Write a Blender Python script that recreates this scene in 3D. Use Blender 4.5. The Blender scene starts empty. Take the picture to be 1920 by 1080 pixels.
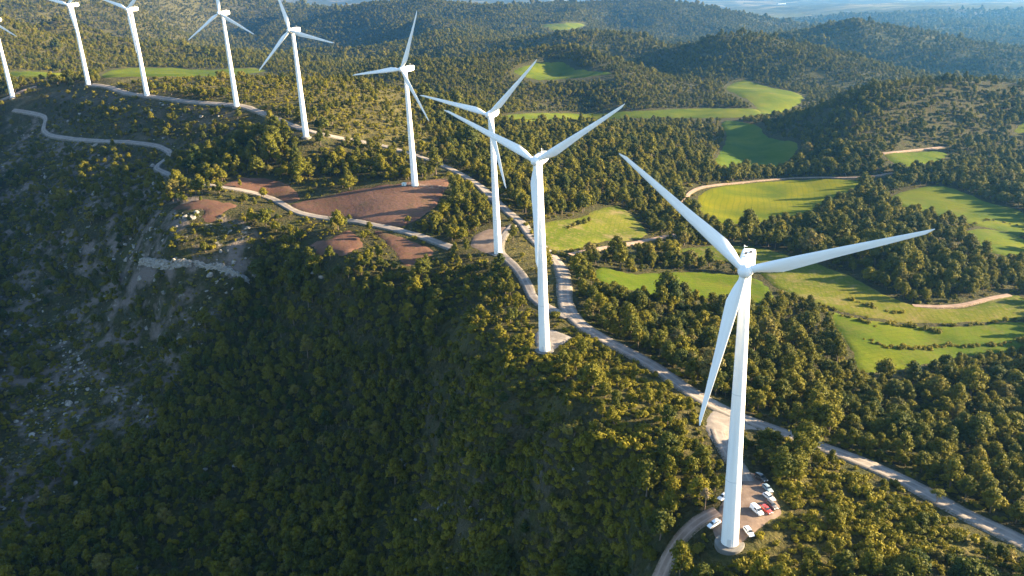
import bpy, bmesh, math, random
import numpy as np
from mathutils import Vector, Matrix
from mathutils.geometry import delaunay_2d_cdt

random.seed(7)
RNG = np.random.default_rng(11)
scene = bpy.context.scene
COL = scene.collection
R = math.radians

# ------------------------------------------------------------------ camera
F_PX, HY, ROLL = 1530.0, -20.0, R(-2.5)
PITCH = math.atan((540 - HY) / F_PX)
CAM_Z = 149.0
SUN_AZ, SUN_EL = R(85), R(14)


def px_dir(px, py):
    x = (np.asarray(px, float) - 960) / F_PX
    y = -(np.asarray(py, float) - 540) / F_PX
    c, s = math.cos(ROLL), math.sin(ROLL)
    x, y = c * x - s * y, s * x + c * y
    cp, sp = math.cos(PITCH), math.sin(PITCH)
    return x, cp + y * sp, -sp + y * cp


def to_px(X, Y, Z):
    dx, dy, dz = X, Y, Z - CAM_Z
    cp, sp = math.cos(PITCH), math.sin(PITCH)
    depth = dy * cp - dz * sp
    u = dx
    v = dy * sp + dz * cp
    depth = np.maximum(depth, 1e-3)
    u, v = u / depth, v / depth
    c, s = math.cos(-ROLL), math.sin(-ROLL)
    u, v = c * u - s * v, s * u + c * v
    return u * F_PX + 960, 540 - v * F_PX, depth


# ------------------------------------------------------------------ terrain
# (px, py, z): seen ground of height z;  ('h', px, dist, z): ground hidden from here
CP = [
    # ridge and its road
    (1372, 1018, 0), (1020, 657, 3), (931, 476, 1), (775, 349, 18), (572, 257, 44), (440, 200, 57),
    (276, 180, 63), (166, 159, 70), (24, 183, 58), (1920, 1020, -10), (1620, 870, -7), (1400, 790, -4),
    (1240, 695, -1.5), (1080, 600, 3), (1055, 510, 3), (1000, 450, 3), (925, 375, 10), (800, 300, 22),
    (690, 268, 32), (340, 190, 60),
    # near crest and the bottom edge
    (1300, 900, -1), (1340, 960, 0), (1430, 950, 0), (1230, 1080, -12), (1500, 1000, -2), (1500, 1080, -3),
    (1700, 1000, -5), (1920, 1080, -9), (1700, 1080, -5),
    (1120, 680, 0), (1060, 750, 1), (1040, 800, -1), (1120, 835, .5), (1200, 870, -1), (1240, 930, -2.5), (1120, 920, -12), (1120, 1000, -22), (1120, 1080, -31),
    (960, 600, 2.5), (890, 620, 1), (960, 690, 1.5), (950, 750, -3), (960, 820, -18), (960, 900, -29), (960, 1000, -39), (960, 1080, -47),
    (800, 490, -1), (800, 600, -16), (800, 700, -32), (800, 800, -48), (800, 900, -61), (800, 1000, -67), (800, 1080, -75),
    (640, 410, 8), (600, 468, 4), (680, 470, 3.5), (640, 490, 2.8), (640, 470, 4), (640, 512, 0), (640, 560, -14), (640, 600, -27), (640, 700, -46), (640, 850, -69), (640, 1000, -84), (640, 1080, -89),
    (470, 420, 10), (480, 520, -19), (480, 640, -45), (480, 800, -70), (480, 1080, -101),
    (300, 345, 18), (300, 400, 12), (300, 470, -1), (300, 515, -18), (300, 600, -43), (300, 700, -63), (300, 850, -84), (300, 1000, -98), (300, 1080, -104),
    (150, 400, -3), (150, 560, -49), (150, 800, -85), (150, 1000, -98),
    (0, 250, 27), (0, 300, 10), (0, 400, -20), (0, 500, -42), (0, 600, -62), (0, 700, -74), (0, 850, -90), (0, 1000, -101), (0, 1080, -106),
    # upper left slope below the ridge and the lower track
    (276, 270, 30), (310, 310, 20), (90, 240, 33), (150, 300, 18), (440, 270, 33), (500, 375, 12), (600, 320, 23),
    (690, 390, 12), (850, 420, 6), (850, 465, 3),
    # plateau behind the ridge
    (600, 200, 54), (700, 190, 50), (740, 240, 36), (500, 150, 60), (300, 140, 64), (60, 142, 62), (680, 150, 56),
    (820, 240, 24), (850, 200, 22), (860, 290, 15), (790, 180, 36),
    ('h', 300, 1350, 20), ('h', 600, 1300, 15), ('h', 100, 1450, 15), ('h', 760, 1250, 0),
    # right-hand slope down to the fields
    (1200, 600, -6), (1300, 600, -12), (1500, 700, -16), (1700, 800, -18), (1920, 800, -26), (1920, 920, -16),
    (1620, 700, -25), (1700, 620, -29), (1900, 640, -34), (1560, 560, -25), (1300, 530, -18), (1150, 520, -6), (1440, 560, -20),
    (1600, 480, -24), (1800, 500, -28), (1450, 440, -28), (1850, 440, -34), (1110, 430, -7), (1080, 490, -4),
    (1450, 380, -35), (1330, 390, -32), (1600, 345, -36), (1800, 380, -38), (1900, 340, -38), 
    (1200, 380, -14), (1200, 300, -11), (1250, 245, -17), (1080, 330, -2), (1000, 300, 7), (950, 235, 6), (1330, 300, -30),
    (1420, 270, -45), (1400, 300, -44), (1100, 217, -40), (1400, 208, -43), (1450, 185, -42), (1300, 212, -42), (1500, 310, -42),
    # hill on the right, the hill with the clearing, and the slopes behind
    ('d', 1560, 206, 1085), ('d', 1620, 174, 1105), ('d', 1700, 160, 1150), ('d', 1790, 155, 1200), ('d', 1870, 158, 1235), ('d', 1930, 166, 1260), ('d', 1450, 235, 1150), ('d', 1500, 225, 1135),
    ('d', 1600, 300, 885), ('d', 1750, 296, 960), ('d', 1900, 290, 1040), ('d', 1590, 250, 980), ('d', 1750, 225, 1070), ('d', 1900, 230, 1150), ('h', 1500, 1350, -62), ('h', 1650, 1350, -62), ('h', 1880, 1400, -66),
    (1050, 135, 2), ('d', 790, 113, 1560), ('d', 860, 104, 1590), ('d', 940, 92, 1610), ('d', 1000, 84, 1620), ('d', 1060, 86, 1600), ('d', 1110, 104, 1570), ('d', 1150, 124, 1520), ('d', 1180, 150, 1400),
    (900, 180, 2), (800, 150, 14), ('d', 1000, 186, 1290), ('d', 1100, 188, 1320), ('d', 1250, 180, 1400), ('h', 900, 1900, -50), ('h', 1050, 1850, -40), ('h', 1150, 1750, -40),
    ('d', 1040, 66, 2150), ('d', 1100, 58, 2180), ('d', 1190, 62, 2160), ('d', 1280, 84, 2080), ('d', 1180, 108, 1950), ('d', 1260, 128, 1850), ('h', 1100, 2550, -60), ('h', 1220, 2550, -70),
    ('d', 1320, 70, 1900), ('d', 1380, 57, 1890), ('d', 1430, 65, 1880), ('d', 1500, 88, 1870), ('d', 1560, 110, 1850), ('d', 1640, 138, 1820), ('d', 1700, 156, 1780),
    ('d', 1310, 140, 1690), ('d', 1400, 150, 1680), ('d', 1480, 160, 1670), ('d', 1560, 168, 1660), ('h', 1350, 2250, -70), ('h', 1450, 2250, -85), ('h', 1560, 2250, -95), ('h', 1680, 2200, -95),
    ('d', 1470, 56, 2700), ('d', 1560, 46, 2720), ('d', 1650, 45, 2740), ('d', 1720, 58, 2720), ('d', 1800, 80, 2680), ('d', 1880, 100, 2640), ('d', 1940, 112, 2620),
    ('d', 1560, 92, 2530), ('d', 1650, 128, 2460), ('d', 1740, 146, 2430), ('d', 1850, 148, 2420), ('h', 1500, 3250, -110), ('h', 1650, 3300, -125), ('h', 1850, 3300, -130),
    ('d', 1010, 12, 4200), ('d', 1090, 5, 4250), ('d', 1200, 2, 4300), ('d', 1300, 14, 4250), ('d', 1400, 34, 4200), ('d', 1480, 52, 4150),
    ('d', 1020, 46, 3800), ('d', 1120, 48, 3820), ('d', 1220, 50, 3850), ('d', 1320, 52, 3850), ('h', 1100, 5200, -90), ('h', 1300, 5300, -130), ('h', 1450, 5600, -170),
    # valley in shade, spur ridge added to block its sun, hills on the left
    ('d', 480, 122, 3100), ('d', 600, 118, 3100), ('d', 700, 104, 3000), ('d', 800, 80, 2950), ('d', 900, 66, 3000), ('d', 640, 85, 3280), ('d', 800, 42, 3000), ('d', 830, 26, 3500), ('d', 850, 56, 2600), ('d', 700, 100, 2950), ('d', 640, 114, 3000), ('d', 560, 119, 3150), ('h', 920, 3100, -10), ('d', 660, 45, 3480), ('d', 700, 14, 3600), ('d', 800, 8, 3600), ('d', 960, 8, 3650), ('d', 1080, 5, 3800), ('d', 560, 70, 3500), ('d', 560, 25, 4200), ('h', 620, 5000, 40), ('h', 800, 5500, 60), ('d', 420, 92, 2800),
    (100, 128, 10), (100, 90, 66), (100, 40, 122), (100, 6, 168), (0, 40, 130), (0, 2, 196), (250, 100, 20), (350, 80, 10), (250, 50, 76), (250, 12, 132), (380, 30, 66), (400, 60, 22), (450, 14, 90), (200, 110, 10),
    ('h', 0, 4000, 330), ('h', 100, 4200, 320), ('h', 300, 4500, 300), ('h', 440, 5000, 240), ('h', 530, 5500, 130), ('h', 620, 9000, -20),
    (1600, 10, -110), (1800, 40, -150), (1900, 90, -140), (1900, 10, -120), (1500, 20, -140), (1750, 15, -100),
    ('a', 38, 450, -38), ('a', 38, 700, -50), ('a', 38, 1000, -52), ('a', 38, 1300, -52), ('a', 38, 1800, -75), ('a', 38, 2600, -100), ('a', 46, 900, -55), ('a', 46, 1400, -60), ('a', 46, 2200, -80),
    # below and behind the camera
    ('h', 0, 90, -90), ('h', 640, 90, -66), ('h', 1200, 90, -36), ('h', 1920, 90, -20), ('h', 960, 20, -50),
    ('h', 3200, 300, -30), ('h', 3200, 800, -50), ('h', 3200, 2500, -80), ('h', -1300, 400, -120), ('h', -1300, 1000, 10), ('h', -1300, 2500, 100),
]


def warp(az, d):
    return np.stack([az * 2.2, np.log(np.maximum(d, 15)) * 1.6], -1)


_pts, _z = [], []
for c in CP:
    if c[0] == 'h':
        x, y, zz = px_dir(c[1], 200)
        if c[1] > 1920 or c[1] < 0:
            az = R(62) if c[1] > 1920 else R(-62)
        else:
            az = math.atan2(x, y)
        d, z = c[2], c[3]
    elif c[0] == 'a':                     # azimuth in degrees, distance, height: outside the frame
        az, d, z = R(c[1]), c[2], c[3]
    elif c[0] == 'd':                     # seen ground at a given distance
        x, y, zz = px_dir(c[1], c[2])
        az = math.atan2(x, y); d = c[3]; z = CAM_Z + zz / math.hypot(x, y) * d
    else:
        x, y, zz = px_dir(c[0], c[1])
        hd = math.hypot(x, y)
        az, z = math.atan2(x, y), c[2]
        t = -zz / hd
        d = (CAM_Z - z) / t
        if d < 0 or d > 9000:
            d = 9000 if x / y > -0.1 else 3400
            z = CAM_Z - t * d
    _pts.append((az, d)); _z.append(z)
for az in np.radians(np.arange(-80, 81, 8)):      # the far country
    _pts += [(az, 12000), (az, 20000), (az, 34000)]
    _z += [(170 if -.32 < az < .03 else -150) + 30 * math.sin(az * 9), 120 + 40 * math.sin(az * 7 + 1), 400 + 50 * math.sin(az * 5 + 2)]
_pts = np.array(_pts); _z = np.array(_z)
_W = warp(_pts[:, 0], _pts[:, 1])


def _phi(r2):
    return np.sqrt(r2 + 0.0016)


_n = len(_W)
_A = np.zeros((_n + 3, _n + 3))
_A[:_n, :_n] = _phi(((_W[:, None] - _W[None]) ** 2).sum(-1)) - np.eye(_n) * 0.006
_A[:_n, _n] = 1; _A[:_n, _n + 1:] = _W
_A[_n:, :_n] = _A[:_n, _n:].T
_coef = np.linalg.solve(_A, np.concatenate([_z, np.zeros(3)]))


def _hash(ix, iy, seed):
    h = (ix.astype(np.int64) * 374761393 + iy.astype(np.int64) * 668265263 + seed * 1442695041) & 0xFFFFFFFF
    h = ((h ^ (h >> 13)) * 1274126177) & 0xFFFFFFFF
    return ((h ^ (h >> 16)) & 0xFFFF) / 65535.0


def vnoise(x, y, seed=0):
    ix, iy = np.floor(x), np.floor(y)
    fx, fy = x - ix, y - iy
    fx = fx * fx * fx * (fx * (fx * 6 - 15) + 10); fy = fy * fy * fy * (fy * (fy * 6 - 15) + 10)
    ix = ix.astype(np.int64); iy = iy.astype(np.int64)
    a = _hash(ix, iy, seed); b = _hash(ix + 1, iy, seed); c = _hash(ix, iy + 1, seed); d = _hash(ix + 1, iy + 1, seed)
    return (a + (b - a) * fx + (c - a) * fy + (a - b - c + d) * fx * fy) * 2 - 1


def fbm(x, y, wl, oct=3, seed=0):
    s = 0.0; a = 1.0; t = 0.0
    for o in range(oct):
        s = s + a * vnoise(x / wl + 17.3 * o, y / wl - 9.1 * o, seed + o); t += a; a *= 0.5; wl *= 0.47
    return s / t


def height(x, y):
    x = np.atleast_1d(np.asarray(x, float)); y = np.atleast_1d(np.asarray(y, float))
    sh = x.shape; x = x.ravel(); y = y.ravel()
    out = np.empty_like(x)
    for i in range(0, len(x), 20000):
        xs, ys = x[i:i + 20000], y[i:i + 20000]
        d = np.hypot(xs, ys); az = np.arctan2(xs, ys)
        w = warp(az, d)
        r2 = ((w[:, None] - _W[None]) ** 2).sum(-1)
        z = _phi(r2) @ _coef[:_n] + _coef[_n] + w @ _coef[_n + 1:]
        far = np.clip((d - 850) / 1100, 0, 1)
        z = z + 1.5 * fbm(xs, ys, 60, 3, 3) * (1 - far) * np.clip(d / 300, .3, 1)
        z = z + far * (14 * fbm(xs, ys, 520, 4, 9) + 34 * (0.3 - np.abs(fbm(xs, ys, 420, 2, 21))))
        vf = np.clip((d - 6000) / 6000, 0, 1)
        z = z + vf * (70 * fbm(xs, ys, 3000, 3, 31))
        out[i:i + 20000] = z
    return out.reshape(sh)


def hit(pxs, pys):
    """first ground point under each pixel"""
    pxs = np.asarray(pxs, float); pys = np.asarray(pys, float)
    x, y, z = px_dir(pxs, pys)
    hd = np.hypot(x, y); ux, uy, t = x / hd, y / hd, -z / hd
    ds = 110 * 1.006 ** np.arange(0, 800)
    res = np.full(len(pxs), np.nan); lo = np.full(len(pxs), 110.0)
    active = np.arange(len(pxs))
    prev = 110.0
    for d in ds[1:]:
        h = height(ux[active] * d, uy[active] * d)
        below = (CAM_Z - t[active] * d) <= h
        for k in active[below]:
            a, b = prev, d
            res[k] = (a + b) / 2; lo[k] = a
        active = active[~below]
        prev = d
        if len(active) == 0:
            break
    a = lo; b = np.where(np.isnan(res), 15000, lo * 1.006)
    for _ in range(12):
        m = (a + b) / 2
        bl = (CAM_Z - t * m) <= height(ux * m, uy * m)
        b = np.where(bl, m, b); a = np.where(bl, a, m)
    m = (a + b) / 2
    return np.stack([ux * m, uy * m, height(ux * m, uy * m)], -1)


def smooth_px(pts, closed=False, sub=6):
    """Catmull-Rom through pixel points"""
    p = np.array(pts, float); n = len(p); out = []
    rng = range(n) if closed else range(n - 1)
    for i in rng:
        if closed:
            a, b, c, d = p[(i - 1) % n], p[i], p[(i + 1) % n], p[(i + 2) % n]
        else:
            a, b, c, d = p[max(i - 1, 0)], p[i], p[i + 1], p[min(i + 2, n - 1)]
        for k in range(sub):
            t = k / sub
            out.append(0.5 * ((2 * b) + (c - a) * t + (2 * a - 5 * b + 4 * c - d) * t * t + (3 * b - a - 3 * c + d) * t ** 3))
    if not closed:
        out.append(p[-1])
    return np.array(out)


def ragged(x, y, px, py, amt=24):
    return px + amt * fbm(x, y, 16, 3, 61), py + amt * .7 * fbm(x, y, 16, 3, 67)


def inpoly(px, py, poly):
    px = np.asarray(px); py = np.asarray(py)
    inside = np.zeros(px.shape, bool)
    q = np.asarray(poly, float); x0, y0 = q[-1]
    for x1, y1 in q:
        c = ((y1 > py) != (y0 > py)) & (px < (x0 - x1) * (py - y1) / ((y0 - y1) + 1e-12) + x1)
        inside ^= c; x0, y0 = x1, y1
    return inside


def polydist(x, y, line):
    best = np.full(np.shape(x), 1e9)
    L = np.asarray(line)[:, :2]
    for a, b in zip(L[:-1], L[1:]):
        ab = b - a; l2 = (ab ** 2).sum() + 1e-9
        t = np.clip(((x - a[0]) * ab[0] + (y - a[1]) * ab[1]) / l2, 0, 1)
        best = np.minimum(best, np.hypot(x - a[0] - t * ab[0], y - a[1] - t * ab[1]))
    return best


# ------------------------------------------------------------------ materials
def mat(name):
    m = bpy.data.materials.new(name); m.use_nodes = True
    nt = m.node_tree
    b = nt.nodes['Principled BSDF']
    return m, nt, b


def node(nt, kind, **kw):
    n = nt.nodes.new(kind)
    for k, v in kw.items():
        if k in n.inputs.keys():
            n.inputs[k].default_value = v
        else:
            setattr(n, k, v)
    return n


def noise(nt, scale, detail=4, rough=.55, vec=None, dist=0.0):
    n = nt.nodes.new('ShaderNodeTexNoise')
    n.inputs['Scale'].default_value = scale; n.inputs['Detail'].default_value = detail
    n.inputs['Roughness'].default_value = rough; n.inputs['Distortion'].default_value = dist
    if vec is not None:
        nt.links.new(vec, n.inputs['Vector'])
    return n.outputs['Fac']


def ramp(nt, fac, stops):
    r = nt.nodes.new('ShaderNodeValToRGB')
    el = r.color_ramp.elements
    while len(el) < len(stops):
        el.new(0.5)
    for e, (p, c) in zip(el, stops):
        e.position = p; e.color = (*c, 1) if len(c) == 3 else c
    nt.links.new(fac, r.inputs['Fac'])
    return r.outputs['Color']


def mix(nt, fac, a, b, mode='MIX'):
    m = nt.nodes.new('ShaderNodeMix'); m.data_type = 'RGBA'; m.blend_type = mode
    for sock, v in ((m.inputs[0], fac), (m.inputs[6], a), (m.inputs[7], b)):
        if isinstance(v, (int, float)):
            sock.default_value = v
        elif isinstance(v, tuple):
            sock.default_value = (*v, 1)
        else:
            nt.links.new(v, sock)
    return m.outputs[2]


def gmap(nt, fac, lo, hi):
    m = nt.nodes.new('ShaderNodeMapRange')
    m.inputs['From Min'].default_value = lo; m.inputs['From Max'].default_value = hi
    nt.links.new(fac, m.inputs['Value'])
    return m.outputs['Result']


def math_node(nt, op, a, b):
    m = nt.nodes.new('ShaderNodeMath'); m.operation = op
    for s, v in zip(m.inputs, (a, b)):
        if isinstance(v, (int, float)):
            s.default_value = v
        else:
            nt.links.new(v, s)
    return m.outputs[0]


def simple(name, col, rough=.6, metal=0.0, spec=None, coat=0.0):
    m, nt, b = mat(name)
    b.inputs['Base Color'].default_value = (*col, 1)
    b.inputs['Roughness'].default_value = rough
    b.inputs['Metallic'].default_value = metal
    if spec is not None:
        b.inputs['Specular IOR Level'].default_value = spec
    if coat:
        b.inputs['Coat Weight'].default_value = coat
    return m


def bump(nt, b, fac, strength, dist):
    n = nt.nodes.new('ShaderNodeBump')
    n.inputs['Strength'].default_value = strength; n.inputs['Distance'].default_value = dist
    nt.links.new(fac, n.inputs['Height']); nt.links.new(n.outputs['Normal'], b.inputs['Normal'])


def m_ground():
    m, nt, b = mat('hill_ground')
    geo = nt.nodes.new('ShaderNodeNewGeometry').outputs['Position']
    a_r = node(nt, 'ShaderNodeAttribute', attribute_name='rocky').outputs['Fac']
    a_f = node(nt, 'ShaderNodeAttribute', attribute_name='farness').outputs['Fac']
    a_g = node(nt, 'ShaderNodeAttribute', attribute_name='grassy').outputs['Fac']
    n1 = noise(nt, 0.10, 6, .62, geo); n2 = noise(nt, 0.55, 5, .65, geo); n3 = noise(nt, .018, 4, .6, geo)
    base = ramp(nt, n2, [(0.3, (.016, .020, .007)), (0.5, (.038, .036, .013)), (0.72, (.095, .074, .034))])
    base = mix(nt, gmap(nt, n1, .45, .7), base, (.05, .055, .016))
    rocks = math_node(nt, 'MULTIPLY', gmap(nt, noise(nt, .16, 7, .72, geo, .2), .60, .66), a_r)
    base = mix(nt, math_node(nt, 'MULTIPLY', gmap(nt, noise(nt, .06, 5, .6, geo), .48, .62), a_r), base, (.165, .135, .115))
    base = mix(nt, rocks, base, (.24, .225, .20))
    gr = ramp(nt, n2, [(.3, (.06, .06, .016)), (.55, (.115, .10, .03)), (.75, (.17, .13, .06))])
    base = mix(nt, math_node(nt, 'MULTIPLY', a_g, gmap(nt, n1, .35, .6)), base, gr)
    fw = ramp(nt, noise(nt, .030, 8, .72, geo), [(.35, (.022, .030, .010)), (.55, (.05, .052, .017)), (.7, (.10, .085, .035))])
    vo = nt.nodes.new('ShaderNodeTexVoronoi'); vo.inputs['Scale'].default_value = .0042; vo.inputs['Randomness'].default_value = .9
    nt.links.new(geo, vo.inputs['Vector'])
    sepc = nt.nodes.new('ShaderNodeSeparateColor'); nt.links.new(vo.outputs['Color'], sepc.inputs[0])
    mos = ramp(nt, sepc.outputs[0], [(.0, (.03, .036, .012)), (.45, (.045, .05, .018)), (.62, (.10, .10, .03)), (.8, (.17, .14, .07)), (1.0, (.22, .19, .12))])
    ln = nt.nodes.new('ShaderNodeVectorMath'); ln.operation = 'LENGTH'; nt.links.new(geo, ln.inputs[0])
    fw = mix(nt, math_node(nt, 'MULTIPLY', gmap(nt, ln.outputs['Value'], 4800, 7000), gmap(nt, noise(nt, .0011, 4, .6, geo), .42, .56)), fw, mos)
    base = mix(nt, a_f, base, fw)
    nt.links.new(base, b.inputs['Base Color'])
    b.inputs['Roughness'].default_value = .95; b.inputs['Specular IOR Level'].default_value = .1
    bmp = mix(nt, a_f, n2, noise(nt, .06, 6, .7, geo))
    bump(nt, b, bmp, .9, 3.0)
    return m


def m_foliage(name, lo, mid, hi, trans=.25):
    m, nt, b = mat(name)
    rnd = nt.nodes.new('ShaderNodeObjectInfo').outputs['Random']
    geo = nt.nodes.new('ShaderNodeNewGeometry').outputs['Position']
    big = noise(nt, .02, 3, .5, geo)
    tan = tuple(.45 * h + .55 * t for h, t in zip(hi, (.17, .13, .075)))
    c = ramp(nt, rnd, [(0.0, lo), (.5, mid), (.90, hi), (.94, tan), (.97, lo)])
    c = mix(nt, gmap(nt, big, .35, .65), c, mix(nt, .5, c, hi))
    f = noise(nt, 1.1, 3, .6, geo)
    c = mix(nt, gmap(nt, f, .3, .7), mix(nt, .38, c, lo), c)
    nt.links.new(c, b.inputs['Base Color'])
    b.inputs['Roughness'].default_value = .7; b.inputs['Specular IOR Level'].default_value = .10
    out = nt.nodes['Material Output']
    tr = nt.nodes.new('ShaderNodeBsdfTranslucent'); nt.links.new(c, tr.inputs['Color'])
    ms = nt.nodes.new('ShaderNodeMixShader'); ms.inputs[0].default_value = trans
    nt.links.new(b.outputs[0], ms.inputs[1]); nt.links.new(tr.outputs[0], ms.inputs[2])
    nt.links.new(ms.outputs[0], out.inputs['Surface'])
    return m


def m_field(name, lo, mid, hi, bare=(.16, .12, .06), bare_amt=.3, stripe=4.0, ang=0.3):
    m, nt, b = mat(name)
    geo = nt.nodes.new('ShaderNodeNewGeometry').outputs['Position']
    n = noise(nt, .018, 5, .6, geo, .4); n2 = noise(nt, .35, 5, .65, geo)
    c = ramp(nt, n, [(.35, lo), (.5, mid), (.66, hi)])
    mp = nt.nodes.new('ShaderNodeMapping'); mp.inputs['Rotation'].default_value = (0, 0, ang)
    nt.links.new(geo, mp.inputs['Vector'])
    w = nt.nodes.new('ShaderNodeTexWave'); w.inputs['Scale'].default_value = .32 / stripe
    w.inputs['Distortion'].default_value = 7; w.inputs['Detail'].default_value = 3; w.inputs['Detail Scale'].default_value = .25
    nt.links.new(mp.outputs[0], w.inputs['Vector'])
    c = mix(nt, math_node(nt, 'MULTIPLY', gmap(nt, w.outputs['Fac'], .78, 1.0), .35), c, lo)
    c = mix(nt, math_node(nt, 'MULTIPLY', gmap(nt, n2, .5, .72), bare_amt), c, bare)
    c = mix(nt, math_node(nt, 'MULTIPLY', gmap(nt, noise(nt, .05, 6, .65, geo), .54, .7), bare_amt), c, bare)
    nt.links.new(c, b.inputs['Base Color'])
    b.inputs['Roughness'].default_value = .95; b.inputs['Specular IOR Level'].default_value = .04
    bump(nt, b, n2, .6, .6)
    return m


def m_gravel(name, a, bb, c3):
    m, nt, b = mat(name)
    geo = nt.nodes.new('ShaderNodeNewGeometry').outputs['Position']
    n = noise(nt, .25, 6, .65, geo); n2 = noise(nt, 1.6, 5, .7, geo)
    c = ramp(nt, n, [(.3, a), (.5, bb), (.7, c3)])
    c = mix(nt, math_node(nt, 'MULTIPLY', gmap(nt, n2, .5, .75), .4), c, a)
    at = node(nt, 'ShaderNodeAttribute', attribute_name='across').outputs['Fac']
    w = math_node(nt, 'ABSOLUTE', math_node(nt, 'SUBTRACT', math_node(nt, 'ABSOLUTE', at, 0), .42), 0)
    c = mix(nt, math_node(nt, 'MULTIPLY', gmap(nt, w, .18, .04), .75), c, c3)   # wheel ruts worn pale
    nt.links.new(c, b.inputs['Base Color'])
    b.inputs['Roughness'].default_value = .95; b.inputs['Specular IOR Level'].default_value = .1
    edge = math_node(nt, 'MULTIPLY', gmap(nt, math_node(nt, 'ABSOLUTE', at, 0), .72, 1.0), gmap(nt, n2, .42, .6))
    c = mix(nt, edge, c, (.06, .058, .022))                # weeds creeping in from the verge
    nt.links.new(c, b.inputs['Base Color'])
    bump(nt, b, n2, .4, .15)
    return m


def m_rock():
    m, nt, b = mat('limestone')
    geo = nt.nodes.new('ShaderNodeNewGeometry').outputs['Position']
    n = noise(nt, .6, 6, .65, geo)
    c = ramp(nt, n, [(.3, (.10, .09, .075)), (.5, (.21, .195, .17)), (.7, (.31, .29, .26))])
    nt.links.new(c, b.inputs['Base Color']); b.inputs['Roughness'].default_value = .9
    bump(nt, b, n, .6, .3)
    return m


def m_white():
    m, nt, b = mat('turbine_white_paint')
    geo = nt.nodes.new('ShaderNodeTexCoord').outputs['Object']
    mp = nt.nodes.new('ShaderNodeMapping'); mp.inputs['Scale'].default_value = (1, 1, .06)
    nt.links.new(geo, mp.inputs['Vector'])
    n = noise(nt, 1.2, 5, .6, mp.outputs[0])
    c = ramp(nt, n, [(.35, (.80, .80, .78)), (.6, (.87, .87, .85))])
    nt.links.new(c, b.inputs['Base Color'])
    b.inputs['Roughness'].default_value = .38; b.inputs['Specular IOR Level'].default_value = .4
    return m


M = {}
M['ground'] = m_ground()
M['pine'] = m_foliage('pine_foliage', (.028, .046, .010), (.086, .090, .009), (.172, .149, .010))
M['bush'] = m_foliage('shrub_foliage', (.065, .074, .009), (.145, .132, .010), (.225, .188, .014))
M['pale'] = m_foliage('pale_foliage', (.16, .13, .08), (.20, .16, .10), (.22, .18, .12))
M['umbrella'] = m_foliage('bright_foliage', (.12, .12, .02), (.13, .125, .02), (.14, .13, .02))
M['bark'] = simple('bark', (.13, .095, .07), .9)
M['white'] = m_white()
M['concrete'] = m_gravel('pad_concrete', (.12, .112, .10), (.17, .16, .145), (.22, .21, .19))
M['seam'] = simple('tower_seam', (.64, .65, .65), .5)
M['dark'] = simple('dark_grille', (.06, .065, .07), .5)
M['gravel'] = m_gravel('road_gravel', (.135, .118, .105), (.19, .168, .15), (.265, .235, .21))
M['dirt'] = m_gravel('track_dirt', (.105, .076, .060), (.15, .110, .088), (.21, .160, .126))
M['track'] = m_gravel('pink_track_dirt', (.15, .105, .080), (.225, .160, .125), (.31, .230, .180))
M['clay'] = m_field('red_clay', (.080, .042, .031), (.112, .060, .043), (.15, .084, .060), (.075, .066, .028), .55, 2.5, .8)
M['crop'] = m_field('young_crop', (.055, .082, .003), (.105, .118, .003), (.155, .148, .003), (.12, .10, .012), .2, 5, .3)
M['meadow'] = m_field('meadow_grass', (.040, .070, .004), (.070, .098, .005), (.112, .124, .007), (.115, .09, .028), .4, 4, 1.2)
M['lush'] = m_field('lush_meadow', (.034, .070, .005), (.056, .092, .006), (.09, .11, .008), (.14, .14, .05), .15, 4, .9)
M['dry'] = m_field('dry_grass', (.046, .066, .006), (.076, .094, .008), (.118, .116, .013), (.22, .15, .09), .5, 3, .2)
M['pale_field'] = m_field('pale_grass', (.030, .034, .015), (.055, .055, .026), (.085, .078, .042), (.10, .075, .045), .6, 3, .2)
M['rock'] = m_rock()
M['glass'] = simple('car_glass', (.015, .02, .025), .08, 0, .6)
M['tyre'] = simple('tyre_rubber', (.02, .02, .02), .85)
M['rim'] = simple('alloy_rim', (.45, .46, .48), .35, .8)
M['lamp'] = simple('headlight_glass', (.75, .77, .8), .15)
M['tail'] = simple('tail_light_red', (.35, .02, .015), .2)
M['trim'] = simple('bumper_plastic', (.03, .03, .032), .6)


# ------------------------------------------------------------------ object helpers
def link(name, me, m=None, parent=None, loc=None):
    o = bpy.data.objects.new(name, me); COL.objects.link(o)
    if m is not None and me is not None and not me.materials:
        me.materials.append(m)
    if parent is not None:
        o.parent = parent
    if loc is not None:
        o.location = loc
    return o


def tag(o, label=None, cat=None, group=None, kind=None):
    if label: o['label'] = label
    if cat: o['category'] = cat
    if group: o['group'] = group
    if kind: o['kind'] = kind
    return o


def empty(name, loc, rz=0.0):
    o = bpy.data.objects.new(name, None); COL.objects.link(o)
    o.empty_display_size = 1
    o.location = loc; o.rotation_euler = (0, 0, rz)
    return o


def mesh_from(name, V, Fc, smooth=False):
    me = bpy.data.meshes.new(name)
    me.from_pydata([tuple(v) for v in V], [], [tuple(f) for f in Fc])
    if smooth:
        me.polygons.foreach_set('use_smooth', [True] * len(me.polygons))
    me.update()
    return me


def bm_mesh(name, bm, smooth=False, angle=None):
    me = bpy.data.meshes.new(name)
    bmesh.ops.recalc_face_normals(bm, faces=bm.faces)
    bm.to_mesh(me); bm.free()
    if smooth:
        me.polygons.foreach_set('use_smooth', [True] * len(me.polygons))
    if angle is not None:
        me.polygons.foreach_set('use_smooth', [True] * len(me.polygons))
        me.set_sharp_from_angle(angle=angle)
    return me


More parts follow.
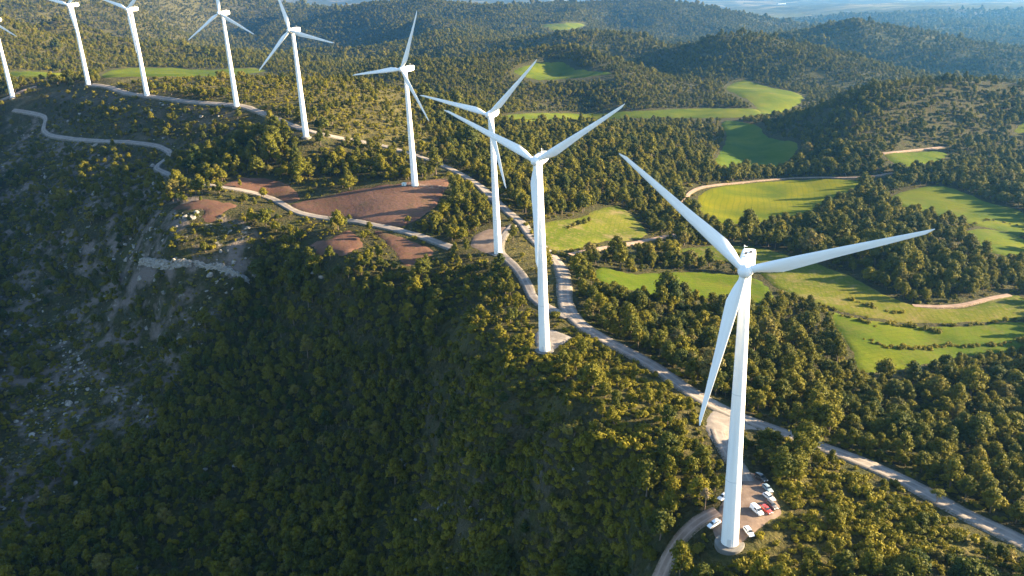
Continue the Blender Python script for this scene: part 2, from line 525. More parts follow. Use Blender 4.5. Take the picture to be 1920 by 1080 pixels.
def box(bm, x0, x1, y0, y1, z0, z1, bev=0.0, seg=2):
    r = bmesh.ops.create_cube(bm, size=1)
    for v in r['verts']:
        v.co = Vector(((x0 + x1) / 2 + v.co.x * (x1 - x0), (y0 + y1) / 2 + v.co.y * (y1 - y0), (z0 + z1) / 2 + v.co.z * (z1 - z0)))
    if bev:
        ed = list({e for v in r['verts'] for e in v.link_edges})
        bmesh.ops.bevel(bm, geom=ed, offset=bev, segments=seg, affect='EDGES', profile=.5)


def lathe(bm, prof, n=32, mtx=None, cap=True):
    rings = []
    for r, z in prof:
        ring = []
        for k in range(n):
            a = 2 * math.pi * k / n
            co = Vector((r * math.cos(a), r * math.sin(a), z))
            if mtx: co = mtx @ co
            ring.append(bm.verts.new(co))
        rings.append(ring)
    for a, b in zip(rings[:-1], rings[1:]):
        for k in range(n):
            bm.faces.new((a[k], a[(k + 1) % n], b[(k + 1) % n], b[k]))
    if cap:
        bm.faces.new(rings[0][::-1]); bm.faces.new(rings[-1])


# ------------------------------------------------------------------ ground sheet
def build_ground():
    az = np.concatenate([np.arange(-84, -40, 1.0), np.arange(-40, 40.01, .25), np.arange(41, 84.5, 1.0)])
    az = np.radians(az)
    r = 8 * 1.0112 ** np.arange(0, 752)
    AZ, RR = np.meshgrid(az, r)
    X, Y = RR * np.sin(AZ), RR * np.cos(AZ)
    Z = height(X, Y)
    nr, na = X.shape
    V = np.stack([X.ravel(), Y.ravel(), Z.ravel()], -1)
    i = np.arange(nr - 1)[:, None] * na + np.arange(na - 1)[None]
    Fc = np.stack([i, i + 1, i + na + 1, i + na], -1).reshape(-1, 4)[:, ::-1]
    me = bpy.data.meshes.new('ground')
    me.vertices.add(len(V)); me.vertices.foreach_set('co', V.ravel())
    me.loops.add(Fc.size); me.loops.foreach_set('vertex_index', Fc.ravel())
    me.polygons.add(len(Fc)); me.polygons.foreach_set('loop_start', np.arange(0, Fc.size, 4))
    me.polygons.foreach_set('use_smooth', np.ones(len(Fc), bool))
    me.update(calc_edges=True); me.validate()
    px, py, _ = to_px(V[:, 0], V[:, 1], V[:, 2])
    d = np.hypot(V[:, 0], V[:, 1])
    px, py = ragged(V[:, 0], V[:, 1], px, py, 40)
    rocky = (inpoly(px, py, REG['rocky']) * 1.0)
    rocky = np.maximum(rocky, .35 * inpoly(px, py, REG['upper_slope']))
    rocky = np.maximum(rocky, .25 * inpoly(px, py, REG['scrub_dark']))
    grassy = inpoly(px, py, REG['scrub_lit']) * .55 + inpoly(px, py, REG['plateau']) * 1.0 + inpoly(px, py, REG['scrub_right']) * .8 + inpoly(px, py, REG['verge']) * 1.0
    far = np.clip((d - 1200) / 900, 0, 1)
    fl = inpoly(px, py, REG['far_left']) & (d > 1500)
    grassy = np.where(fl, .9, grassy); far = np.where(fl, .25, far)
    for nm, v in (('rocky', rocky), ('grassy', np.clip(grassy, 0, 1)), ('farness', far)):
        a = me.attributes.new(nm, 'FLOAT', 'POINT'); a.data.foreach_set('value', v.astype(np.float32))
    o = link('ground', me, M['ground']); tag(o, 'wooded hills and ridge of dark scrubland under the turbines', kind='structure')
    return o


# pixel outlines of the kinds of ground cover (used to choose what grows where)
REG = {
    'rocky': [(0, 205), (120, 250), (300, 330), (430, 400), (520, 470), (440, 530), (400, 620), (320, 720), (290, 830), (160, 860), (60, 1000), (0, 1010)],
    'bare': [(300, 395), (430, 400), (520, 470), (470, 525), (330, 560), (250, 620), (160, 700), (60, 690), (190, 590), (250, 540), (225, 480)],
    'bare_low': [(90, 720), (160, 690), (240, 720), (285, 800), (230, 830), (130, 800), (40, 880), (0, 900), (0, 800)],
    'upper_slope': [(0, 190), (170, 165), (460, 205), (470, 240), (330, 340), (180, 330), (0, 260)],
    'upper_trees': [(460, 210), (580, 262), (760, 300), (840, 330), (770, 340), (560, 340), (440, 340), (330, 310), (420, 240)],
    'dense': [(520, 455), (640, 500), (790, 475), (830, 560), (800, 700), (770, 860), (720, 1080), (0, 1080), (60, 1000), (160, 860), (290, 830), (320, 720), (400, 620), (450, 530)],
    'crest_trees': [(790, 470), (920, 480), (980, 560), (900, 600), (830, 590)],
    'clump_mid': [(780, 420), (840, 345), (915, 385), (920, 470), (850, 490), (790, 480)],
    'scrub_lit': [(830, 590), (1000, 560), (1100, 640), (1260, 720), (1330, 800), (1340, 850), (1250, 850), (1100, 830), (1000, 800), (900, 700), (800, 700)],
    'scrub_dark': [(800, 700), (900, 700), (1000, 800), (1250, 850), (1200, 950), (1230, 1080), (720, 1080), (770, 860)],
    'clump_car': [(1180, 900), (1240, 850), (1330, 870), (1350, 940), (1260, 1000), (1180, 1010)],
    'scrub_right': [(1400, 1030), (1440, 985), (1470, 900), (1560, 880), (1700, 930), (1920, 1040), (1920, 1080), (1240, 1080), (1280, 1020), (1370, 1040)],
    'clump_road': [(1400, 800), (1500, 830), (1545, 880), (1490, 910), (1430, 880), (1400, 850)],
    'verge': [(930, 440), (1000, 440), (1040, 500), (1050, 560), (1000, 520), (930, 480)],
    'plateau': [(200, 150), (500, 135), (770, 160), (830, 300), (640, 255), (470, 195), (200, 160)],
    'far_left': [(0, -70), (560, -70), (470, 60), (330, 110), (240, 122), (0, 128)],
    'red': [(420, 350), (560, 330), (840, 350), (800, 420), (760, 500), (600, 500), (540, 460), (300, 390)],
}

# ------------------------------------------------------------------ fields, roads
FIELDS = [
    ('crop_field', 'bright yellow green round crop field with curved tractor lines', 'crop',
     [(1303, 378), (1330, 353), (1400, 344), (1500, 337), (1598, 337), (1618, 345), (1590, 362), (1545, 386), (1500, 405), (1440, 418), (1380, 421), (1330, 414)]),
    ('meadow', 'olive meadow beside the road junction with a bush island in it', 'dry',
     [(1004, 436), (1022, 415), (1080, 408), (1120, 392), (1165, 388), (1212, 430), (1200, 449), (1130, 455), (1068, 471), (1026, 466)]),
    ('meadow', 'narrow green meadow behind the nearest turbine rotor', 'meadow',
     [(1115, 520), (1128, 498), (1180, 512), (1260, 510), (1350, 512), (1425, 525), (1452, 560), (1400, 572), (1310, 558), (1240, 556), (1160, 540)]),
    ('meadow', 'shaded strip meadow curving below the long tree belt', 'dry',
     [(1275, 466), (1390, 460), (1480, 478), (1590, 515), (1690, 565), (1790, 578), (1885, 553), (1925, 560), (1925, 600), (1800, 606), (1700, 606), (1600, 590), (1540, 575), (1455, 540), (1400, 500), (1290, 482)]),
    ('terraced_field', 'green terraced field with low hedges stepping down beside the forest', 'meadow',
     [(1545, 585), (1600, 594), (1700, 610), (1800, 610), (1925, 604), (1925, 652), (1800, 672), (1715, 690), (1650, 700), (1608, 694), (1590, 650)]),
    ('meadow', 'bright meadow at the valley edge behind the tree belt', 'meadow',
     [(1668, 368), (1745, 347), (1805, 358), (1850, 378), (1925, 400), (1925, 444), (1860, 430), (1830, 424), (1765, 408), (1695, 390)]),
    ('meadow', 'tree shaded meadow patch at the edge of the valley', 'meadow',
     [(1795, 442), (1845, 428), (1925, 450), (1925, 484), (1850, 472)]),
    ('meadow', 'dark lush meadow in the shade below a wooded knoll', 'lush',
     [(1335, 312), (1360, 262), (1352, 228), (1420, 234), (1446, 258), (1498, 268), (1482, 302), (1440, 318), (1380, 316)]),
    ('meadow', 'long pale green strip field crossing the valley', 'meadow',
     [(935, 218), (1000, 211), (1100, 212), (1200, 207), (1300, 203), (1410, 204), (1425, 216), (1340, 222), (1200, 222), (1080, 228), (980, 228)]),
    ('meadow', 'small lit field winding between trees in the far valley', 'meadow',
     [(1358, 166), (1395, 150), (1445, 164), (1508, 180), (1488, 204), (1436, 218), (1412, 200), (1392, 184)]),
    ('meadow', 'sunlit clearing on the wooded hill', 'meadow',
     [(960, 135), (1000, 118), (1060, 114), (1085, 128), (1150, 136), (1130, 142), (1060, 148), (1010, 150)]),
    ('meadow', 'sunlit plateau field behind the row of turbines', 'meadow',
     [(185, 146), (215, 130), (300, 126), (380, 131), (470, 127), (500, 133), (440, 141), (330, 144), (250, 145)]),
    ('meadow', 'sunlit strip of plateau field by the farthest turbine', 'meadow',
     [(15, 143), (20, 133), (80, 134), (135, 138), (100, 145), (50, 146)]),
    ('meadow', 'little light green field on the right beside a track', 'meadow',
     [(1655, 290), (1700, 284), (1775, 284), (1770, 300), (1730, 310), (1690, 312)]),
    ('meadow', 'corner of a bright field at the right picture edge', 'meadow',
     [(1900, 240), (1930, 224), (1930, 250), (1905, 250)]),
    ('meadow', 'thin light field on the far slope under the hazy ridge', 'meadow',
     [(1015, 48), (1060, 42), (1100, 44), (1085, 54), (1035, 56)]),
    ('clay_field', 'bare red clay field sloping below a turbine', 'clay',
     [(545, 383), (600, 370), (680, 352), (755, 342), (840, 335), (835, 360), (815, 392), (770, 420), (740, 426), (660, 412), (585, 405), (560, 395)]),
    ('clay_field', 'smooth red clay field beside the bend of the track', 'clay',
     [(412, 350), (455, 333), (500, 334), (545, 346), (565, 370), (545, 384), (525, 378), (490, 364), (450, 355)]),
    ('clay_field', 'bare red clay patch below the track edged by yellow green pines', 'clay',
     [(562, 456), (612, 449), (650, 431), (670, 440), (684, 462), (664, 470), (640, 482), (612, 476), (596, 486), (584, 468)]),
    ('clay_field', 'narrow red clay strip between the track and the pine wood', 'clay',
     [(700, 432), (760, 446), (815, 470), (790, 490), (760, 500), (735, 470)]),
    ('clay_patch', 'small bare clay patch on the rocky slope', 'clay',
     [(308, 392), (340, 382), (385, 372), (420, 378), (450, 384), (420, 400), (400, 420), (375, 412), (380, 395), (340, 395)]),
    ('meadow', 'greyish grass field at the shaded valley bottom', 'pale_field',
     [(-30, 985), (20, 975), (55, 1000), (50, 1030), (10, 1058), (-30, 1060)]),
    ('gravel_pad', 'gravel parking pad around the foot of the nearest turbine', 'dirt',
     [(1330, 985), (1345, 950), (1365, 905), (1385, 880), (1412, 885), (1440, 905), (1462, 940), (1470, 965), (1440, 985), (1405, 1012), (1372, 1030), (1345, 1020)]),
    ('gravel_pad', 'pale gravel pad at the foot of the second turbine', 'gravel',
     [(1000, 640), (1005, 620), (1030, 616), (1075, 632), (1062, 644), (1040, 656), (1015, 662)]),
    ('gravel_pad', 'dirt pad with bare bank beside the third turbine', 'dirt',
     [(880, 462), (890, 440), (915, 430), (960, 425), (950, 450), (940, 480), (915, 478)]),
    ('gravel_pad', 'dirt pad at the foot of the turbine above the clay field', 'dirt',
     [(742, 345), (770, 340), (835, 348), (832, 357), (780, 356), (745, 355)]),
    ('gravel_pad', 'wide gravel fork where the tracks meet', 'gravel',
     [(1320, 800), (1330, 775), (1350, 762), (1420, 792), (1425, 806), (1380, 812), (1360, 845), (1335, 830)]),
]

ROADS = [
    ('gravel_road', 'main pale gravel road running along the ridge past the turbines', 'gravel', 8.0,
     [(2100, 1115), (2020, 1072), (1935, 1028), (1850, 984), (1780, 950), (1700, 905), (1620, 868), (1560, 846), (1500, 824), (1420, 795), (1350, 768), (1290, 735), (1240, 697),
      (1180, 660), (1120, 630), (1080, 602), (1060, 570), (1060, 540), (1055, 512), (1040, 487), (1000, 448), (978, 418), (952, 398), (925, 374), (900, 350),
      (860, 325), (800, 299), (740, 280), (690, 268), (640, 260), (590, 250), (540, 233), (490, 212), (455, 200), (400, 195), (340, 190), (300, 184), (240, 176), (200, 163), (168, 160)]),
    ('gravel_track', 'gravel track linking the road with the third turbine', 'gravel', 5.5,
     [(1075, 602), (1042, 586), (1005, 565), (988, 535), (972, 508), (950, 486), (935, 470), (942, 445), (965, 420)]),
    ('gravel_track', 'pale track winding across the shaded slope below the ridge', 'gravel', 6.4,
     [(855, 468), (820, 456), (780, 440), (720, 427), (660, 415), (600, 408), (558, 400), (530, 384), (500, 368), (450, 357), (400, 350), (350, 340), (312, 326), (290, 313), (312, 300), (322, 290), (300, 276),
      (250, 268), (200, 266), (150, 263), (110, 258), (88, 252), (80, 240), (88, 222), (60, 213), (20, 207)]),
    ('dirt_track', 'reddish dirt track leaving the parking pad downhill', 'track', 5.0,
     [(1365, 955), (1330, 968), (1300, 982), (1272, 1008), (1250, 1045), (1232, 1090), (1218, 1140), (1200, 1200)]),
    ('gravel_track', 'short track from the road fork to the parking pad', 'gravel', 5.5,
     [(1345, 800), (1352, 830), (1372, 860), (1395, 890), (1400, 915)]),
    ('dirt_track', 'dirt track skirting the round crop field', 'track', 4.5,
     [(1278, 384), (1290, 366), (1315, 352), (1400, 342), (1500, 334), (1610, 334), (1680, 325)]),
    ('dirt_track', 'farm track between the junction and the tree belt', 'track', 4.5,
     [(1062, 480), (1130, 466), (1180, 458), (1240, 446), (1290, 437)]),
    ('dirt_track', 'faint farm track beside the little field in the valley', 'track', 4.5,
     [(1650, 289), (1700, 284), (1775, 276)]),
    ('dirt_track', 'dirt edge of the strip meadow below the tree belt', 'track', 4.0,
     [(1700, 574), (1790, 576), (1850, 562), (1900, 553)]),
    ('dirt_track', 'sandy track climbing to the farthest turbine', 'track', 7.0,
     [(-10, 194), (25, 180), (50, 168), (75, 162)]),
]

FIELD_W, ROAD_W = [], []


def lift_at(x, y):
    return 0.25 + np.hypot(x, y) * .0006


def build_field(name, label, mk, pts):
    sp = smooth_px(pts, True, 6)
    sp = sp + RNG.normal(0, .6, sp.shape)
    w = hit(sp[:, 0], sp[:, 1])
    dm = np.hypot(w[:, 0], w[:, 1])
    med = np.median(dm)
    w = w[np.abs(dm - med) < .45 * med]
    b2 = w[:, :2]
    if mk != 'pale_field':
        FIELD_W.append(b2)
    # boundary + interior grid
    step = max(2.0, med / 160)
    x0, y0 = b2.min(0); x1, y1 = b2.max(0)
    gx, gy = np.meshgrid(np.arange(x0, x1, step), np.arange(y0, y1, step))
    gx = gx.ravel() + RNG.uniform(-.2, .2, gx.size) * step; gy = gy.ravel() + RNG.uniform(-.2, .2, gy.size) * step
    ins = inpoly(gx, gy, b2)
    gx, gy = gx[ins], gy[ins]
    far = polydist(gx, gy, np.vstack([b2, b2[:1]])) > step * .6
    P = np.vstack([b2, np.stack([gx[far], gy[far]], -1)])
    n = len(b2)
    res = delaunay_2d_cdt([Vector(p) for p in P], [(i, (i + 1) % n) for i in range(n)], [], 1, 1e-4)
    vs = np.array([tuple(v) for v in res[0]])
    z = height(vs[:, 0], vs[:, 1])
    db = polydist(vs[:, 0], vs[:, 1], np.vstack([b2, b2[:1]]))
    l = lift_at(vs[:, 0], vs[:, 1]) * np.where(db < .05, -.6, 1.0)
    V = np.column_stack([vs, z + l])
    faces = [f for f in res[2]]
    me = mesh_from(name, V, faces, True)
    bm = bmesh.new(); bm.from_mesh(me); bmesh.ops.recalc_face_normals(bm, faces=bm.faces)
    up = sum(f.normal.z for f in bm.faces)
    if up < 0:
        bmesh.ops.reverse_faces(bm, faces=bm.faces)
    bm.to_mesh(me); bm.free()
    o = link(name, me, M[mk]); tag(o, label, kind='structure')


def build_road(name, label, mk, width, pts):
    sp = smooth_px(pts, False, 8)
    w = hit(sp[:, 0], sp[:, 1])
    p = w[:, :2]
    # resample
    seg = np.hypot(*np.diff(p, axis=0).T); s = np.concatenate([[0], np.cumsum(seg)])
    n = int(s[-1] / 2.5) + 2
    t = np.linspace(0, s[-1], n)
    q = np.column_stack([np.interp(t, s, p[:, 0]), np.interp(t, s, p[:, 1])])
    k = np.ones(7) / 7
    for _ in range(2):
        qq = np.vstack([np.repeat(q[:1], 3, 0), q, np.repeat(q[-1:], 3, 0)])
        q = np.column_stack([np.convolve(qq[:, 0], k, 'valid'), np.convolve(qq[:, 1], k, 'valid')])
    ROAD_W.append((q, width, 'winding' not in label))
    tan = np.gradient(q, axis=0); tan /= np.linalg.norm(tan, axis=1)[:, None] + 1e-9
    nrm = np.column_stack([-tan[:, 1], tan[:, 0]])
    wob = 1 + .22 * fbm(t, t * 0 + 3, 14, 3, 51)
    wob2 = 1 + .22 * fbm(t, t * 0 - 7, 14, 3, 57)
    width = width * np.interp(np.hypot(q[:, 0], q[:, 1]), [300, 900], [1.0, .72])
    offs = [-1.25, -1, -.5, 0, .5, 1, 1.25]
    rows, acr = [], []
    for o_ in offs:
        ww = width / 2 * np.where(o_ < 0, wob, wob2)
        xy = q + nrm * (o_ * ww)[:, None]
        z = height(xy[:, 0], xy[:, 1])
        l = lift_at(xy[:, 0], xy[:, 1]) + .06
        z = z + (l if abs(o_) <= 1 else -l)
        rows.append(np.column_stack([xy, z])); acr.append(np.full(n, o_))
    V = np.stack(rows, 1).reshape(-1, 3); A = np.stack(acr, 1).ravel()
    m = len(offs)
    Fc = [(i * m + j, (i + 1) * m + j, (i + 1) * m + j + 1, i * m + j + 1) for i in range(n - 1) for j in range(m - 1)]
    me = mesh_from(name, V, Fc, True)
    bm = bmesh.new(); bm.from_mesh(me)
    bmesh.ops.recalc_face_normals(bm, faces=bm.faces)
    if sum(f.normal.z for f in bm.faces) < 0:
        bmesh.ops.reverse_faces(bm, faces=bm.faces)
    bm.to_mesh(me); bm.free()
    a = me.attributes.new('across', 'FLOAT', 'POINT'); a.data.foreach_set('value', A.astype(np.float32))
    o = link(name, me, M[mk]); tag(o, label, kind='structure')


build_ground()
for f in FIELDS:
    build_field(*f)
for r_ in ROADS:
    build_road(*r_)


# ------------------------------------------------------------------ wind turbines
def blade_mesh():
    n = 20; secs = []
    zs = [0.9, 1.6, 2.4, 3.6, 5.0, 6.6, 8.2, 10, 13, 16.5, 20.5, 25, 29.5, 33.5, 36.6, 38.6, 39.8, 40.5]
    for z in zs:
        ch = np.interp(z, [0.9, 2.4, 5, 8.2, 13, 20, 30, 38.6, 40.5], [1.9, 1.9, 2.7, 3.35, 2.95, 2.25, 1.55, .85, .18])
        th = np.interp(z, [0.9, 2.4, 5, 8.2, 13, 20, 30, 38.6, 40.5], [1.9, 1.85, 1.45, .95, .66, .45, .27, .12, .04])
        rd = np.interp(z, [0.9, 2.2, 7], [1, 1, 0])
        tw = R(np.interp(z, [0.9, 5, 12, 25, 40.5], [14, 13, 7, 2, -1]))
        le = -np.interp(z, [0.9, 2.4, 8.2, 20, 40.5], [.95, .95, .98, .72, .22])
        ring = []
        for k in range(n):
            a = 2 * math.pi * k / n
            cx = .5 * (1 - math.cos(a))                       # 0 at leading edge
            yt = .5 * math.sin(a)
            air = yt * (1.45 * (1 - cx) ** .62 if cx > .28 else 1.2)
            yy = yt * rd + air * (1 - rd)
            x = le + cx * ch; y = yy * th
            x2 = x * math.cos(tw) - y * math.sin(tw); y2 = x * math.sin(tw) + y * math.cos(tw)
            y2 -= .035 * z + .0009 * z * z                    # coned and pre-bent away from the tower
            ring.append((x2, y2, z))
        secs.append(ring)
    V = [v for s in secs for v in s]
    Fc = []
    for i in range(len(secs) - 1):
        for k in range(n):
            Fc.append((i * n + k, i * n + (k + 1) % n, (i + 1) * n + (k + 1) % n, (i + 1) * n + k))
    Fc.append(tuple(range(n))[::-1]); Fc.append(tuple((len(secs) - 1) * n + k for k in range(n)))
    me = mesh_from('blade', V, Fc)
    bm = bmesh.new(); bm.from_mesh(me)
    return bm_mesh('blade', bm, angle=R(50))


def collar_mesh():
    bm = bmesh.new(); lathe(bm, [(1.02, .55), (1.06, .6), (1.06, .98), (1.0, 1.02)], 24)
    return bm_mesh('blade_collar', bm, angle=R(40))


def tower_mesh():
    bm = bmesh.new()
    prof = [(2.35, -1.0), (2.35, .0)]
    for z in np.linspace(1, 78.2, 28):
        prof.append((np.interp(z, [0, 78.2], [2.33, 1.22]), z))
    lathe(bm, prof, 40)
    return bm_mesh('tower', bm, angle=R(40))


def flange_mesh(z):
    bm = bmesh.new()
    if True:
        r = np.interp(z, [0, 78.2], [2.33, 1.22])
        lathe(bm, [(r + .012, z - .11), (r + .03, z - .07), (r + .03, z + .07), (r + .012, z + .11)], 40)
    return bm_mesh('flange_ring', bm, angle=R(40))


def nacelle_mesh():
    bm = bmesh.new()
    # rounded box, slimmer at the back, longer top deck
    st = [(-2.2, 1.35, -1.35, 1.45), (-1.7, 1.7, -1.6, 1.8), (-.4, 1.8, -1.75, 1.95), (4.5, 1.8, -1.75, 2.0), (7.0, 1.72, -1.5, 2.0), (8.2, 1.6, -1.0, 1.95), (8.5, 1.4, -.7, 1.75)]
    rings = []
    n = 24
    for y, w, zb, zt in st:
        ring = []
        for k in range(n):
            a = 2 * math.pi * (k + .5) / n
            c, s = math.cos(a), math.sin(a); e = .32
            x = math.copysign(abs(c) ** e, c) * w
            zc, zh = (zb + zt) / 2, (zt - zb) / 2
            z = zc + math.copysign(abs(s) ** e, s) * zh
            ring.append(bm.verts.new((x, y, z)))
        rings.append(ring)
    for a, b in zip(rings[:-1], rings[1:]):
        for k in range(n):
            bm.faces.new((a[k], a[(k + 1) % n], b[(k + 1) % n], b[k]))
    bm.faces.new(rings[0]); bm.faces.new(rings[-1])
    return bm_mesh('nacelle', bm, angle=R(35))


def hub_mesh():
    bm = bmesh.new()
    m = Matrix.Rotation(R(90), 4, 'X')       # lathe axis z -> -y
    lathe(bm, [(1.45, -1.5), (1.72, -1.2), (1.78, -.2), (1.75, .6), (1.55, 1.2), (1.15, 1.75), (.6, 2.08), (.15, 2.2)], 32, m)
    return bm_mesh('hub', bm, angle=R(40))


def small_meshes():
    d = {}
    bm = bmesh.new(); box(bm, -.55, .55, 1.0, 2.4, 2.0, 2.12, .04); d['roof_hatch'] = bm_mesh('roof_hatch', bm)
    bm = bmesh.new()
    box(bm, -1.15, -1.05, 7.2, 7.3, 1.9, 2.7); box(bm, -1.3, -.4, 7.18, 7.32, 2.7, 2.8); box(bm, -1.25, -1.0, 7.1, 7.4, 2.8, 3.05)
    d['wind_sensor'] = bm_mesh('wind_sensor', bm)
    bm = bmesh.new(); box(bm, -.75, -.2, 3.2, 4.2, 2.0, 2.35, .05); d['cooler'] = bm_mesh('cooler', bm)
    bm = bmesh.new(); box(bm, .25, .9, 4.6, 5.6, 2.0, 2.3, .05); d['cooler2'] = bm_mesh('cooler', bm)
    bm = bmesh.new()
    a0, a1 = R(-8) * 1.6, R(8) * 1.6
    n = 6; outer = []
    for rr in (2.30, 2.42):
        for z in (.35, 2.75):
            outer.append([bm.verts.new(((rr - .0142 * z) * math.sin(a0 + (a1 - a0) * k / n), -(rr - .0142 * z) * math.cos(a0 + (a1 - a0) * k / n), z)) for k in range(n + 1)])
    i0, i1, o0, o1 = outer
    for k in range(n):
        bm.faces.new((o0[k], o0[k + 1], o1[k + 1], o1[k])); bm.faces.new((i0[k], i1[k], i1[k + 1], i0[k + 1]))
        bm.faces.new((o1[k], o1[k + 1], i1[k + 1], i1[k])); bm.faces.new((o0[k], i0[k], i0[k + 1], o0[k + 1]))
    bm.faces.new((o0[0], o1[0], i1[0], i0[0])); bm.faces.new((o0[n], i0[n], i1[n], o1[n]))
    d['door'] = bm_mesh('door', bm)
    bm = bmesh.new(); lathe(bm, [(4.0, -2.0), (4.0, .06), (3.85, .16), (2.7, .2), (2.7, .34), (2.55, .36)], 44); d['foundation'] = bm_mesh('foundation', bm, angle=R(30))
    bm = bmesh.new(); lathe(bm, [(1.32, 77.9), (1.5, 78.1), (1.5, 78.6)], 32); d['yaw_ring'] = bm_mesh('yaw_ring', bm, angle=R(30))
    return d


TM = dict(blade=blade_mesh(), tower=tower_mesh(), flange=flange_mesh(20.5), flange2=flange_mesh(46.0), nacelle=nacelle_mesh(), hub=hub_mesh(), collar=collar_mesh(), **small_meshes())
HUB_Y, HUB_Z, TILT = -4.2, 80.0, R(5)


def turbine(px, py, phi, label, size=1.03, yaw=20.0):
    w = hit([px], [py])[0]
    root = empty('wind_turbine', (w[0], w[1], w[2]), R(-yaw))
    root.scale = (size,) * 3
    tag(root, label, 'wind turbine', 'wind turbines along the ridge')
    fo = link('foundation', TM['foundation'], M['concrete'], root)
    tw = link('tower', TM['tower'], M['white'], root)
    link('flange_ring', TM['flange'], M['seam'], tw); link('flange_ring', TM['flange2'], M['seam'], tw)
    link('door', TM['door'], M['seam'], tw)
    link('yaw_ring', TM['yaw_ring'], M['seam'], tw)
    na = link('nacelle', TM['nacelle'], M['white'], root, (0, 0, HUB_Z))
    link('roof_hatch', TM['roof_hatch'], M['seam'], na)
    link('cooler', TM['cooler'], M['dark'], na); link('cooler', TM['cooler2'], M['dark'], na)
    link('wind_sensor', TM['wind_sensor'], M['white'], na)
    base = Matrix.Translation((0, HUB_Y, HUB_Z + .3)) @ Matrix.Rotation(-TILT, 4, 'X')
    hu = link('hub', TM['hub'], M['white'], root); hu.matrix_local = base
    for k in range(3):
        b = link('blade', TM['blade'], M['white'], root)
        b.matrix_local = base @ Matrix.Rotation(R(phi + 120 * k), 4, 'Y')
        link('blade_collar', TM['collar'], M['seam'], b)
    return root


TURB = [
    (1368, 1018, -48, 'nearest and largest white wind turbine with parked cars around its foot', 1.03),
    (1021, 657, -62, 'white wind turbine standing on the pale gravel pad, second from the parked cars'),
    (934, 476, -75, 'white wind turbine beside the road junction and bare bank, third from the parked cars'),
    (778, 349, 24, 'white wind turbine above the red clay field, fourth from the parked cars', 1.03, 31),
    (574, 257, -16, 'white wind turbine with a blade reaching over the dark valley, fifth from the cars'),
    (444, 200, -3, 'white wind turbine with one blade straight up, sixth from the parked cars'),
    (276, 180, -70, 'white wind turbine in front of the sunlit plateau field, seventh from the parked cars'),
    (166, 159, -76, 'white wind turbine at the far end of the ridge road, eighth from the parked cars'),
    (24, 183, -5, 'white wind turbine cut by the picture edge on the sandy track'),
]
TROOT = [turbine(*t) for t in TURB]


